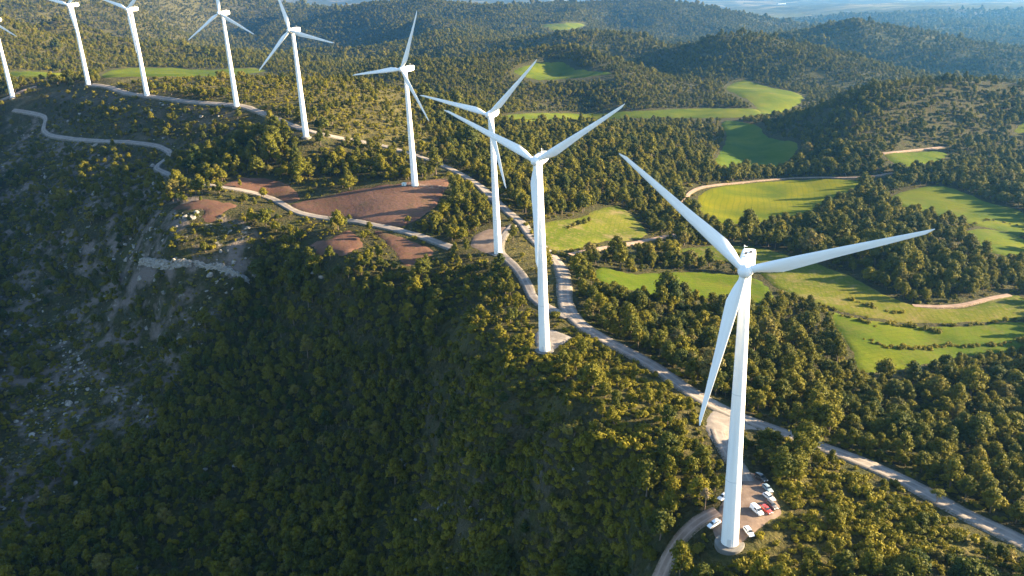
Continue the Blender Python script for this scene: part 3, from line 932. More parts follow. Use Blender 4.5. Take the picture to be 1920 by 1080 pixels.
# ------------------------------------------------------------------ cars
def car_meshes(kind):
    """lofted body along +y (front); returns dict of meshes; wheel at origin"""
    if kind == 'van':
        L, W, belt = 4.6, 1.84, 1.05
        prof = [(-2.3, .45, .95, 1.0, .0), (-2.24, .28, 1.05, 1.72, .0), (-1.9, .25, 1.07, 1.86, .02), (-.3, .25, 1.07, 1.90, .03), (.55, .25, 1.07, 1.84, .05), (1.35, .25, 1.06, 1.14, .25), (2.0, .27, .96, .98, .2), (2.25, .35, .75, .77, .1), (2.3, .45, .6, .62, .1)]
    elif kind == 'suv':
        L, W, belt = 4.5, 1.86, 1.0
        prof = [(-2.25, .5, .9, .95, .0), (-2.18, .32, 1.0, 1.45, .05), (-1.8, .3, 1.02, 1.66, .12), (-.3, .3, 1.02, 1.70, .14), (.35, .3, 1.02, 1.64, .16), (1.05, .3, 1.02, 1.08, .2), (1.95, .32, .95, .97, .12), (2.2, .4, .75, .77, .08), (2.25, .5, .62, .64, .08)]
    else:
        L, W, belt = 4.1, 1.74, .9
        prof = [(-2.05, .45, .8, .84, .0), (-1.98, .28, .9, 1.08, .08), (-1.55, .25, .92, 1.38, .16), (-.4, .25, .92, 1.46, .18), (.2, .25, .92, 1.40, .19), (.95, .25, .91, .97, .2), (1.75, .27, .82, .84, .12), (2.0, .35, .66, .68, .08), (2.05, .42, .55, .57, .08)]
    hw = W / 2
    bm = bmesh.new(); rings = []
    for y, zb, zs, zr, ti in prof:
        sh = .86 if abs(y) > L / 2 - .08 else (.95 if abs(y) > L / 2 - .45 else 1.0)
        w = hw * sh
        cab = zr > zs + .08
        wr = w - ti - (.07 if cab else .05)
        pts = [(-w * .9, zb), (-w, zb + .12), (-w, zs - .12), (-w + .04, zs), (-wr - .02, zr - .05), (-wr * .8, zr), (0, zr + .03), (wr * .8, zr), (wr + .02, zr - .05), (w - .04, zs), (w, zs - .12), (w, zb + .12), (w * .9, zb)]
        rings.append([bm.verts.new((x, y, z)) for x, z in pts])
    n = len(rings[0])
    for a, b in zip(rings[:-1], rings[1:]):
        for k in range(n):
            bm.faces.new((a[k], a[(k + 1) % n], b[(k + 1) % n], b[k]))
    bm.faces.new(rings[0]); bm.faces.new(rings[-1])
    body = bm_mesh(kind + '_body', bm, angle=R(38))
    # glass: strips a little proud of the cabin sides, windscreen and rear window
    def quad_slab(bm, q, off):
        q = [Vector(p) for p in q]
        nn = (q[1] - q[0]).cross(q[3] - q[0]).normalized() * off
        a = [bm.verts.new(p + nn) for p in q]; b = [bm.verts.new(p - nn) for p in q]
        bm.faces.new(a); bm.faces.new(b[::-1])
        for i in range(4):
            bm.faces.new((a[i], b[i], b[(i + 1) % 4], a[(i + 1) % 4]))
    P = {i: p for i, p in enumerate(prof)}
    def side(i, f):                       # point on cabin side between belt (0) and roof (1)
        y, zb, zs, zr, ti = P[i]
        w = hw * (.86 if abs(y) > L / 2 - .08 else (.95 if abs(y) > L / 2 - .45 else 1.0))
        x = (w - .04) * (1 - f) + (w - ti - .05) * f
        return x, y, zs + (zr - .05 - zs) * f
    sides = []
    for s in (-1, 1):
        bm = bmesh.new()
        spans = [(3, 4), (4, 5)] if kind == 'van' else [(2, 3), (3, 4), (4, 5)]
        for i, j in spans:
            a, b, c, d = side(i, .12), side(j, .12), side(j, .86), side(i, .86)
            if j == 5:
                c = tuple(np.array(side(4, .86)) * .8 + np.array(side(5, .86)) * .2); b = tuple(np.array(side(4, .12)) * .25 + np.array(side(5, .12)) * .75)
            q = [(s * p[0], p[1], p[2]) for p in (a, b, c, d)]
            m = sum((Vector(p) for p in q), Vector()) / 4
            q = [tuple(m + (Vector(p) - m) * .94) for p in q]
            quad_slab(bm, q, .03)
        sides.append(bm_mesh(kind + '_side_window', bm))
    bm = bmesh.new()
    def cross(i, f, wf):
        y, zb, zs, zr, ti = P[i]
        return wf * (hw - ti - .12), y, zr
    y4, y5 = P[4], P[5]
    def lerp(t):
        return y4[0] * (1 - t) + y5[0] * t, y4[3] * (1 - t) + y5[3] * t + .03
    (ya, za), (yb, zb_) = lerp(.08), lerp(.9)
    quad_slab(bm, [(-hw + .16 + y4[4], ya, za), (hw - .16 - y4[4], ya, za), (hw - .14, yb, zb_), (-hw + .14, yb, zb_)], .03)
    wind = bm_mesh(kind + '_windscreen', bm)
    bm = bmesh.new()
    r1, r2 = P[1], P[2]
    if kind == 'van':
        quad_slab(bm, [(-hw * .7, -2.245, 1.12), (hw * .7, -2.245, 1.12), (hw * .66, -2.22, 1.6), (-hw * .66, -2.22, 1.6)], .04)
    else:
        a = (r1[0] * .85 + r2[0] * .15, r1[3] * .85 + r2[3] * .15 + .03); b = (r1[0] * .15 + r2[0] * .85, r1[3] * .15 + r2[3] * .85 + .03)
        quad_slab(bm, [(-hw * .74, a[0], a[1]), (hw * .74, a[0], a[1]), (hw * .68, b[0], b[1]), (-hw * .68, b[0], b[1])], .03)
    rear = bm_mesh(kind + '_rear_window', bm)
    bm = bmesh.new(); m = Matrix.Rotation(R(90), 4, 'Y')
    lathe(bm, [(.22, -.1), (.3, -.11), (.33, -.07), (.33, .07), (.3, .11), (.22, .1)], 20, m); tyre = bm_mesh('tyre', bm, angle=R(40))
    bm = bmesh.new(); lathe(bm, [(.06, -.12), (.225, -.095), (.225, .095), (.06, .12)], 16, m); rim = bm_mesh('rim', bm)
    hl = []
    yf = L / 2 - .16
    zf = P[7][2] - .02
    bm = bmesh.new(); box(bm, -.2, .2, -.12, .13, -.09, .09, .04); head = bm_mesh('headlight', bm)
    bm = bmesh.new(); box(bm, -.1, .1, -.1, .07, -.16, .16, .03); tail = bm_mesh('tail_light', bm)
    bm = bmesh.new(); box(bm, -hw * .84, hw * .84, L / 2 - .12, L / 2 + .05, .28, .5, .05); bum = [bm_mesh('bumper', bm)]
    bm = bmesh.new(); box(bm, -hw * .84, hw * .84, -L / 2 - .04, -L / 2 + .14, .28, .5, .05); bum.append(bm_mesh('bumper', bm))
    bm = bmesh.new(); box(bm, -.12, .1, -.08, .08, -.07, .07, .03); mir = bm_mesh('wing_mirror', bm)
    return dict(body=body, side=sides, wind=wind, rear=rear, tyre=tyre, rim=rim, head=head, tail=tail, bum=bum, mir=mir, L=L, hw=hw, zf=zf, zt=P[1][2] - .16, mz=P[5][2] + .06, my=P[5][0] - .35)


CARM = {k: car_meshes(k) for k in ('hatch', 'suv', 'van')}
PAINT = {}


def paint(col, name):
    if name not in PAINT:
        PAINT[name] = simple(name, col, .3, 0, .5, .6)
    return PAINT[name]


def car(name, kind, front, back, pcol, pname, label, cat='car'):
    w = hit([front[0], back[0]], [front[1], back[1]])
    dv = w[0] - w[1]
    c = (w[0] + w[1]) / 2
    rz = math.atan2(dv[1], dv[0]) - math.pi / 2
    z = height(c[0], c[1])[0] + lift_at(c[0], c[1]) + .02
    root = empty(name, (c[0], c[1], z), rz)
    e = .9                                    # sit on the slope
    gx = height(c[0] + e, c[1])[0] - height(c[0] - e, c[1])[0]; gy = height(c[0], c[1] + e)[0] - height(c[0], c[1] - e)[0]
    nrm = Vector((-gx / (2 * e), -gy / (2 * e), 1)).normalized()
    q = Vector((0, 0, 1)).rotation_difference(nrm)
    root.rotation_euler = (q.to_matrix() @ Matrix.Rotation(rz, 3, 'Z')).to_euler()
    tag(root, label, cat, 'cars parked around the nearest turbine')
    D = CARM[kind]
    b = link('body', D['body'], None, root)
    b.data = D['body'].copy(); b.data.materials.clear(); b.data.materials.append(paint(pcol, pname))
    link('side_window', D['side'][0], M['glass'], root); link('side_window', D['side'][1], M['glass'], root); link('windscreen', D['wind'], M['glass'], root); link('rear_window', D['rear'], M['glass'], root)
    link('bumper', D['bum'][0], M['trim'], root); link('bumper', D['bum'][1], M['trim'], root)
    for sx in (-1, 1):
        for yy in (-D['L'] * .31, D['L'] * .31):
            wh = link('wheel', D['tyre'], M['tyre'], root, (sx * (D['hw'] - .1), yy, .33))
            link('rim', D['rim'], M['rim'], wh)
        link('headlight', D['head'], M['lamp'], root, (sx * (D['hw'] * .68), D['L'] / 2 - .12, D['zf']))
        link('tail_light', D['tail'], M['tail'], root, (sx * (D['hw'] * .76), -D['L'] / 2 + .04, D['zt']))
        link('wing_mirror', D['mir'], M['trim'], root, (sx * (D['hw'] + .05), D['my'], D['mz']))
    return root


WHITE_P = (.78, .79, .80)
car('white_van', 'van', (1430, 973), (1406, 952), WHITE_P, 'white_car_paint', 'white van parked beside the red car on the gravel pad', 'van')
car('parked_car', 'hatch', (1446, 969), (1426, 952), (.42, .035, .025), 'red_car_paint', 'red car parked between the white van and a dark grey car')
car('parked_car', 'hatch', (1455, 960), (1438, 944), (.10, .09, .088), 'dark_grey_paint', 'dark grey car parked behind the red car')
car('parked_car', 'hatch', (1452, 945), (1430, 929), WHITE_P, 'white_car_paint', 'white car in the row at the edge of the pad above the dark grey car')
car('parked_car', 'hatch', (1449, 931), (1428, 911), (.22, .30, .35), 'blue_grey_paint', 'blue grey car parked between a black car and a white car')
car('parked_car', 'suv', (1438, 909), (1415, 893), (.045, .045, .045), 'black_car_paint', 'black car at the top end of the parked row')
car('parked_car', 'hatch', (1409, 1010), (1397, 994), WHITE_P, 'white_car_paint', 'white car alone by the right side of the nearest turbine base')
car('parked_car', 'hatch', (1329, 994), (1350, 981), WHITE_P, 'white_car_paint', 'white car standing on the dirt track entrance left of the tower')
car('parked_car', 'hatch', (1348, 942), (1364, 932), WHITE_P, 'white_car_paint', 'white car half hidden behind the nearest tower')

# ------------------------------------------------------------------ small buildings
def cabin():
    w = hit([758], [349])[0]
    root = empty('equipment_cabin', (w[0], w[1], w[2]), R(-20)); tag(root, 'small pale equipment cabin beside the turbine above the clay field', 'cabin')
    bm = bmesh.new(); box(bm, -1.4, 1.4, -1.1, 1.1, -.6, 2.2, .04); link('wall', bm_mesh('cabin_wall', bm), simple('cabin_render', (.62, .66, .62), .8), root)
    bm = bmesh.new(); box(bm, -1.6, 1.6, -1.3, 1.3, 2.2, 2.42, .05); link('roof', bm_mesh('cabin_roof', bm), simple('cabin_roof', (.5, .62, .6), .6), root)
    bm = bmesh.new(); box(bm, -.5, .5, -1.14, -1.08, .05, 2.0, .02); d = link('door', bm_mesh('cabin_door', bm), simple('cabin_door', (.25, .33, .32), .5), root)
    bm = bmesh.new(); box(bm, .3, .36, -1.2, -1.14, .95, 1.15); link('handle', bm_mesh('door_handle', bm), M['dark'], d)


cabin()


def far_hall():
    w = hit([1466], [9])[0]
    root = empty('farm_hall', (w[0], w[1], w[2]), R(4)); tag(root, 'long white roofed hall far away in the hazy valley', 'building')
    L_, W_ = 45, 14
    bm = bmesh.new(); box(bm, -L_, L_, -W_, W_, -6, 9); link('wall', bm_mesh('hall_wall', bm), simple('hall_wall', (.6, .58, .54), .8), root)
    V = [(-L_ - 2, -W_ - 2, 9), (L_ + 2, -W_ - 2, 9), (L_ + 2, 0, 15), (-L_ - 2, 0, 15), (-L_ - 2, W_ + 2, 9), (L_ + 2, W_ + 2, 9), (-L_ - 2, -W_ - 2, 8.6), (L_ + 2, -W_ - 2, 8.6), (L_ + 2, W_ + 2, 8.6), (-L_ - 2, W_ + 2, 8.6)]
    Fc = [(0, 1, 2, 3), (3, 2, 5, 4), (6, 9, 8, 7), (0, 6, 7, 1), (4, 5, 8, 9), (0, 3, 4, 9, 6), (1, 7, 8, 5, 2)]
    link('roof', mesh_from('hall_roof', V, Fc), simple('hall_roof', (.85, .84, .8), .5), root)
    for x in (-28, -9, 10, 29):
        bm = bmesh.new(); box(bm, x - 3, x + 3, -W_ - .15, -W_ + .1, 0, 5.5); link('door', bm_mesh('hall_door', bm), M['dark'], root)


far_hall()


# ------------------------------------------------------------------ vegetation templates (unit: metres)
def crown_mesh(name, seed, H=8.0, Wd=6.6, lobes=17, leaves=46, leaf=.62, base=.30, flat=1.0, cone=.0):
    r = np.random.default_rng(seed)
    V, Fc = [], []
    cs = []
    for i in range(lobes):
        t = (i + .5) / lobes
        zz = base + (1 - base) * (.12 + .80 * t)
        prof = math.sin(math.pi * min(1, .22 + .78 * t)) ** .6 * (1 - cone * t)
        a = i * 2.39996 + r.uniform(-.5, .5)
        rad = Wd / 2 * prof * (.62 if i % 3 else .28) * r.uniform(.7, 1.15)
        lr = Wd * r.uniform(.17, .27) * (1 - .35 * t)
        cs.append((rad * math.cos(a), rad * math.sin(a), zz * H * flat if flat != 1 else zz * H, lr))
    cs.append((r.uniform(-.3, .3), r.uniform(-.3, .3), H * .93, Wd * .15))
    bm = bmesh.new()
    for (cx, cy, cz, lr) in cs:
        g = bmesh.ops.create_icosphere(bm, subdivisions=1, radius=lr * .74)
        for v in g['verts']:
            v.co = Vector((cx, cy, cz)) + Vector((v.co.x, v.co.y, v.co.z * .82)) * r.uniform(.75, 1.15)
    bm.verts.ensure_lookup_table()
    V = [tuple(v.co) for v in bm.verts]; Fc = [tuple(v.index for v in f.verts) for f in bm.faces]
    bm.free()
    for (cx, cy, cz, lr) in cs:
        for k in range(leaves):
            d = r.normal(size=3); d /= np.linalg.norm(d)
            if d[2] < -.35 and r.random() < .6:
                d[2] *= -1
            p = np.array([cx, cy, cz]) + d * lr * r.uniform(.72, 1.22) * np.array([1, 1, .85])
            nn = d * 1.0 + r.normal(size=3) * .38 + np.array([0, 0, .1]); nn /= np.linalg.norm(nn)
            u = np.cross(nn, r.normal(size=3)); u /= np.linalg.norm(u) + 1e-9; v = np.cross(nn, u)
            s1, s2 = leaf * r.uniform(.45, .95) * .62, leaf * r.uniform(.35, .8) * .5
            b = len(V)
            V += [tuple(p - u * s1), tuple(p - v * s2 + nn * .05), tuple(p + u * s1), tuple(p + v * s2 - nn * .08)]
            Fc.append((b, b + 1, b + 2, b + 3))
    me = mesh_from(name, V, Fc)
    me.materials.append(M['pine'])
    return me, cs


def trunk_mesh(name, seed, H, cs, r0=.22, lean=.25, limbs=5):
    r = np.random.default_rng(seed); bm = bmesh.new()

    def tube(pts, rads, n=6):
        rings = []
        for p, rr in zip(pts, rads):
            rings.append([bm.verts.new((p[0] + rr * math.cos(2 * math.pi * k / n), p[1] + rr * math.sin(2 * math.pi * k / n), p[2])) for k in range(n)])
        for a, b in zip(rings[:-1], rings[1:]):
            for k in range(n):
                bm.faces.new((a[k], a[(k + 1) % n], b[(k + 1) % n], b[k]))
        bm.faces.new(rings[-1])
    pts = [(lean * math.sin(t * 2.2) * r.uniform(.7, 1.2), lean * .6 * math.sin(t * 3), -.6 + t * (H * .86 + .6)) for t in np.linspace(0, 1, 7)]
    tube(pts, list(np.linspace(r0, r0 * .25, 7)))
    for c in cs[1:1 + limbs * 2:2]:
        i = 2 + int(3 * r.random()); p = pts[i]
        q = (c[0] * .8, c[1] * .8, max(c[2] - .2, p[2] + .3))
        mid = tuple((np.array(p) * .5 + np.array(q) * .5) + np.array([0, 0, .15]))
        tube([p, mid, q], [r0 * .42, r0 * .3, r0 * .12], 5)
    me = bm_mesh(name, bm, True)
    me.materials.append(M['bark'])
    return me


TREES = []
specs = [(8.0, 6.4, 17, .30, 0), (7.0, 7.2, 18, .26, 0), (9.2, 6.2, 18, .28, .2), (6.6, 5.6, 14, .28, 0), (8.4, 7.4, 20, .34, .1), (7.6, 5.2, 14, .24, .35), (6.2, 6.8, 15, .30, 0)]
for i, (h_, w_, nl, bs, cn) in enumerate(specs):
    me, cs = crown_mesh('pine_crown', 100 + i, h_, w_, nl, 46, .66, bs, 1.0, cn)
    TREES.append((me, trunk_mesh('pine_trunk', 200 + i, h_, cs), h_, w_))


def bush_mesh(seed, w=2.2, h=1.5):
    r = np.random.default_rng(seed); V, Fc = [], []
    nl = 6
    cs = [(r.uniform(-.32, .32) * w, r.uniform(-.32, .32) * w, h * r.uniform(.35, .66), w * r.uniform(.2, .3)) for _ in range(nl)]
    bm = bmesh.new()
    for (cx, cy, cz, lr) in cs:
        g = bmesh.ops.create_icosphere(bm, subdivisions=1, radius=lr * .75)
        for v in g['verts']:
            v.co = Vector((cx, cy, cz - lr * .2)) + Vector((v.co.x, v.co.y, v.co.z)) * r.uniform(.7, 1.15)
    bm.verts.ensure_lookup_table()
    V = [tuple(v.co) for v in bm.verts]; Fc = [tuple(v.index for v in f.verts) for f in bm.faces]; bm.free()
    for (cx, cy, cz, lr) in cs:
        for k in range(30):
            d = r.normal(size=3); d /= np.linalg.norm(d); d[2] = abs(d[2]) * 1.0 - .15
            p = np.array([cx, cy, cz]) + d * lr * r.uniform(.75, 1.3)
            nn = d * 1.0 + r.normal(size=3) * .4 + np.array([0, 0, .15]); nn /= np.linalg.norm(nn)
            u = np.cross(nn, r.normal(size=3)); u /= np.linalg.norm(u) + 1e-9; v = np.cross(nn, u)
            s1, s2 = .26 * r.uniform(.5, 1.1), .2 * r.uniform(.5, 1.0)
            b = len(V); V += [tuple(p - u * s1), tuple(p - v * s2), tuple(p + u * s1), tuple(p + v * s2)]; Fc.append((b, b + 1, b + 2, b + 3))
    me = mesh_from('shrub_crown', V, Fc); me.materials.append(M['bush'])
    return me


def stem_mesh(seed):
    bm = bmesh.new(); r = random.Random(seed)
    for k in range(3):
        a = r.uniform(0, 6.28); m = Matrix.Rotation(R(22), 4, Vector((math.cos(a), math.sin(a), 0)))
        lathe(bm, [(.06, -.35), (.05, .3), (.025, .8)], 5, m)
    me = bm_mesh('shrub_stem', bm, True); me.materials.append(M['bark']); return me


BUSHES = [bush_mesh(300 + i, w, h) for i, (w, h) in enumerate([(2.2, 1.5), (2.8, 1.6), (1.8, 1.6), (3.0, 2.0), (2.4, 1.2)])]
STEM = stem_mesh(5)


# ------------------------------------------------------------------ where things grow
def candidates(d0, d1, sp, margin=420, jit=.42):
    xs = np.arange(-d1 * .78, d1 * .78, sp); ys = np.arange(d0 * .5, d1, sp * .87)
    gx, gy = np.meshgrid(xs, ys); gx[1::2] += sp / 2
    gx = gx.ravel() + RNG.uniform(-jit, jit, gx.size) * sp; gy = gy.ravel() + RNG.uniform(-jit, jit, gy.size) * sp
    d = np.hypot(gx, gy); az = np.arctan2(gx, gy)
    k = (d >= d0) & (d < d1) & (np.abs(az) < R(42))
    gx, gy = gx[k], gy[k]
    gz = height(gx, gy)
    px, py, dep = to_px(gx, gy, gz)
    k = (px > -margin) & (px < 1920 + margin) & (py < 1080 + margin) & (py > -60)
    return gx[k], gy[k], gz[k], px[k], py[k]


def clear_mask(x, y, fm, rm, tall=0.0):
    ok = np.ones(len(x), bool)
    if tall:                              # keep crowns from leaning over the near edge of fields and roads
        d = np.hypot(x, y); t = (CAM_Z - height(x, y)) / d
        for fr in (.5, 1.0):
            sh = np.clip(tall * fr / np.maximum(t, .05), 0, 45)
            ok &= clear_mask(x + x / d * sh, y + y / d * sh, .2, .4)
    for b in FIELD_W:
        lo, hi = b.min(0) - 12, b.max(0) + 12
        s = (x > lo[0]) & (x < hi[0]) & (y > lo[1]) & (y < hi[1])
        if not s.any(): continue
        idx = np.where(s)[0]
        ins = inpoly(x[idx], y[idx], b)
        near = polydist(x[idx], y[idx], np.vstack([b, b[:1]])) < fm
        ok[idx[ins | near]] = False
    for q, w, open_ in ROAD_W:
        if rm == .4 and not open_: continue
        lo, hi = q.min(0) - 14, q.max(0) + 14
        s = ok & (x > lo[0]) & (x < hi[0]) & (y > lo[1]) & (y < hi[1])
        if not s.any(): continue
        idx = np.where(s)[0]
        ok[idx[polydist(x[idx], y[idx], q[::4]) < w / 2 + rm]] = False
    for t in TROOT:
        ok &= np.hypot(x - t.location.x, y - t.location.y) > 6
    return ok


def visible(x, y, z):
    """rough line of sight to the crown top"""
    vis = np.ones(len(x), bool)
    for f in np.linspace(.3, .985, 26):
        h = height(x * f, y * f); line = CAM_Z + (z + 6 - CAM_Z) * f
        vis &= h < line + 1
    return vis


def tree_prob(px, py, x, y, d):
    p = np.full(len(px), .86)
    patch = fbm(x, y, 55, 3, 71)
    px, py = ragged(x, y, px, py)
    def setp(k, v):
        p[inpoly(px, py, REG[k])] = v
    setp('plateau', .26); setp('upper_slope', .52); setp('upper_trees', .72); setp('rocky', .5); setp('bare', .14); setp('bare_low', .16); setp('dense', .97)
    setp('scrub_lit', .36); setp('scrub_dark', .6); setp('scrub_right', .13); setp('red', .24); setp('verge', .04)
    setp('crest_trees', .62); setp('clump_mid', .9); setp('clump_car', .75); setp('clump_road', .9)
    far = (d > 900)
    lf = inpoly(px, py, REG['far_left']); p[lf] = .62
    p = np.where(far, p * np.clip(.78 + patch * .8, .2, 1), p * np.clip(.95 + patch * .55, .35, 1.05))
    return p


T_X = []
for d0, d1, sp, sc in ((131, 519, 4.25, .71), (130, 520, 5.1, .90), (520, 950, 5.8, 1.02), (950, 1900, 5.5, .79), (1900, 4300, 8.6, 1.2), (4300, 6600, 19, 2.3)):
    x, y, z, px, py = candidates(d0, d1, sp)
    d = np.hypot(x, y)
    k = RNG.random(len(x)) < tree_prob(px, py, x, y, d)
    if d1 < 525:                          # the shaded wood grows closer and smaller
        k &= inpoly(*ragged(x, y, px, py, 40), REG['dense']) == (d1 == 519)
    x, y, z, px, py = (a[k] for a in (x, y, z, px, py))
    k = clear_mask(x, y, 2.6, 3.4, 4.5 if d0 < 1500 else 3.0)
    x, y, z, px, py = (a[k] for a in (x, y, z, px, py))
    s = sc * np.exp(RNG.normal(-.03, .31, len(x)))
    small = inpoly(px, py, REG['scrub_lit']) | inpoly(px, py, REG['scrub_dark']) | inpoly(px, py, REG['plateau']) | inpoly(px, py, REG['rocky']) | inpoly(px, py, REG['crest_trees']) | inpoly(px, py, REG['upper_slope']) | inpoly(px, py, REG['scrub_right'])
    s = np.where(small, s * .72, s); s = np.where(inpoly(px, py, REG['scrub_dark']), s * .82, s)
    s = np.where(inpoly(px, py, REG['clump_car']), s * 1.2, s)
    T_X.append(np.column_stack([x, y, z, px, py, s]))
T_X = np.vstack(T_X)

# extra named trees and hedges: (px, py, scale)
EXTRA = [(1085, 425, .7), (1075, 428, .6), (1096, 421, .65), (1104, 418, .5), (1066, 430, .5), (495, 372, 1.0), (452, 352, .8), (408, 352, .9), (375, 343, .6), (325, 378, .8), (312, 380, .7), (345, 380, .9), (378, 378, .6),
         (682, 450, .95), (690, 444, .7), (578, 376, .9), (620, 487, 1.0), (588, 488, .7), (583, 500, .8), (601, 500, .8), (690, 500, .8), (675, 498, .8), (765, 418, .8), (655, 412, .6),
         (1265, 480, 1.5), (1255, 470, 1.2), (1240, 490, .8), (1210, 480, .8)]
ew = hit([e[0] for e in EXTRA], [e[1] for e in EXTRA])
T_X = np.vstack([T_X, np.column_stack([ew, np.array([[e[0], e[1], e[2]] for e in EXTRA])])])
HEDGES = [[(1462, 548), (1490, 560), (1530, 572), (1560, 580)], [(1545, 585), (1590, 596), (1620, 606), (1645, 614)], [(1670, 612), (1700, 614), (1740, 622), (1765, 624)], [(1790, 612), (1850, 606), (1920, 600)],
          [(1620, 636), (1660, 652), (1700, 656), (1740, 655)], [(1740, 655), (1770, 650), (1820, 652), (1870, 648), (1925, 640)], [(1690, 588), (1640, 580), (1590, 560)], [(940, 228), (1000, 226), (1080, 230), (1180, 224)], [(1290, 482), (1340, 490), (1400, 497)],
          [(985, 420), (1010, 455), (1035, 475), (1060, 480)], [(1800, 436), (1850, 414), (1910, 425)]]
hb = []
for hline in HEDGES:
    sp = smooth_px(hline, False, 8); w = hit(sp[:, 0], sp[:, 1])
    for a, b in zip(w[:-1], w[1:]):
        n = max(1, int(np.hypot(*(b - a)[:2]) / 2.6))
        for k in range(n):
            if random.random() < .8:
                p = a + (b - a) * (k + random.random()) / n
                hb.append((p[0] + random.gauss(0, .8), p[1] + random.gauss(0, .8), random.uniform(.8, 1.6)))
hb = np.array(hb)

# bushes
B_X = []
for d0, d1, sp in ((130, 330, 2.15), (330, 560, 3.0), (560, 1000, 4.6)):
    x, y, z, px, py = candidates(d0, d1, sp, 90)
    p = np.full(len(x), .30)
    patch = fbm(x, y, 22, 3, 91)
    pxr, pyr = ragged(x, y, px, py)
    for k_, v in (('plateau', .55), ('upper_slope', .55), ('rocky', .55), ('dense', .25), ('scrub_lit', .66), ('scrub_dark', .8), ('scrub_right', .80), ('red', .3), ('verge', .12), ('crest_trees', .55)):
        p[inpoly(pxr, pyr, REG[k_])] = v
    k = RNG.random(len(x)) < p * np.clip(.9 + patch * .9, .2, 1.2)
    x, y, z, px, py = (a[k] for a in (x, y, z, px, py))
    k = clear_mask(x, y, .8, .9)
    x, y, z, px, py = (a[k] for a in (x, y, z, px, py))
    s = np.exp(RNG.normal(-.18, .30, len(x))) * (1.0 if d0 < 500 else 1.25) * np.where(inpoly(px, py, REG['scrub_right']), 1.3, 1) * np.where(inpoly(px, py, REG['scrub_lit']), 1.2, 1) * np.where(inpoly(px, py, REG['scrub_dark']), 1.5, 1)
    B_X.append(np.column_stack([x, y, z, px, py, s]))
hz = height(hb[:, 0], hb[:, 1]); hpx, hpy, _ = to_px(hb[:, 0], hb[:, 1], hz)
B_X.append(np.column_stack([hb[:, 0], hb[:, 1], hz, hpx, hpy, hb[:, 2]]))
B_X = np.vstack(B_X)


def split_nearest(A, n, h, minbig=0.0):
    """indices of the n things that show largest in the picture"""
    d = np.sqrt(A[:, 0] ** 2 + A[:, 1] ** 2 + (A[:, 2] - CAM_Z) ** 2)
    size = A[:, 5] / d
    inn = (A[:, 3] > 4) & (A[:, 3] < 1916) & (A[:, 4] > 4) & (A[:, 4] < 1085)
    size = np.where(inn, size, 0)
    order = np.argsort(-size)[:int(n * 1.6)]
    vis = visible(A[order, 0], A[order, 1], A[order, 2] + h - 6)
    order = order[vis][:n]
    m = np.zeros(len(A), bool); m[order] = True
    return m


def tree_label(px, py):
    def i(k): return inpoly(np.array([px]), np.array([py]), REG[k])[0]
    if i('clump_car'): return 'tall yellow green pine in the clump left of the parked cars', 'pines left of the parked cars'
    if i('clump_road'): return 'sunlit pine in the dense clump between the road fork and the parked cars', 'pines between road fork and cars'
    if i('scrub_right'): return 'small pine standing in the scrub between the main road and the lower picture edge', 'pines in the scrub right of the turbine'
    if i('scrub_lit'): return 'small yellow green pine on the sunlit scrub of the ridge top', 'pines on the sunlit ridge top'
    if i('scrub_dark'): return 'small dark pine scattered on the shaded scrub below the ridge top', 'pines on the shaded scrub'
    if i('dense'): return 'dark green pine in the dense shaded forest covering the lower slope', 'pines of the shaded forest'
    if i('crest_trees'): return 'yellow green pine on the crest below the third turbine', 'pines below the third turbine'
    if i('clump_mid'): return 'sunlit pine in the clump left of the third turbine', 'pines left of the third turbine'
    if px > 1080 and py > 700: return 'big olive green pine in the forest above the main road', 'pines above the main road'
    if px > 1080: return 'olive green pine in the forest strip between the road and the green fields', 'pines between road and fields'
    return 'dark pine on the rocky shaded slope', 'pines on the rocky slope'


mT = split_nearest(T_X, 290, 6)
first = {}
for row in T_X[mT]:
    k = random.randrange(len(TREES)); me, tk, h_, w_ = TREES[k]
    root = empty('pine_tree', (row[0], row[1], row[2] - .15), random.uniform(0, 6.28))
    s = row[5]; root.scale = (s * random.uniform(.92, 1.1), s * random.uniform(.92, 1.1), s * random.uniform(.9, 1.12))
    lb, gp = tree_label(row[3], row[4]); tag(root, lb, 'tree', gp)
    c = link('crown', me, None, root); t = link('trunk', tk, None, root)
    first.setdefault(k, (c, t))


def bush_label(px, py):
    def i(k): return inpoly(np.array([px]), np.array([py]), REG[k])[0]
    if i('scrub_right') and px > 1390: return 'olive green shrub in the scrub between the main road and the parked cars', 'shrubs right of the nearest turbine'
    if i('scrub_right'): return 'olive green shrub at the lower picture edge below the nearest turbine', 'shrubs below the nearest turbine'
    if i('scrub_lit'): return 'sunlit shrub on the ridge top below the second turbine', 'shrubs on the ridge top'
    if i('scrub_dark'): return 'dark shrub on the shaded slope left of the dirt track', 'shrubs on the shaded slope'
    if px > 1400: return 'shrub at the edge of the forest along the main road', 'shrubs along the main road'
    return 'shrub near the pine clump and parked cars', 'shrubs near the parked cars'


mB = split_nearest(B_X, 260, 1.2)
firstb = {}
for row in B_X[mB]:
    k = random.randrange(len(BUSHES))
    root = empty('shrub', (row[0], row[1], row[2] - .1), random.uniform(0, 6.28))
    s = row[5]; root.scale = (s, s * random.uniform(.85, 1.15), s * random.uniform(.8, 1.15))
    lb, gp = bush_label(row[3], row[4]); tag(root, lb, 'shrub', gp)
    c = link('crown', BUSHES[k], None, root); link('stem', STEM, None, root)
    firstb.setdefault(k, (c,))


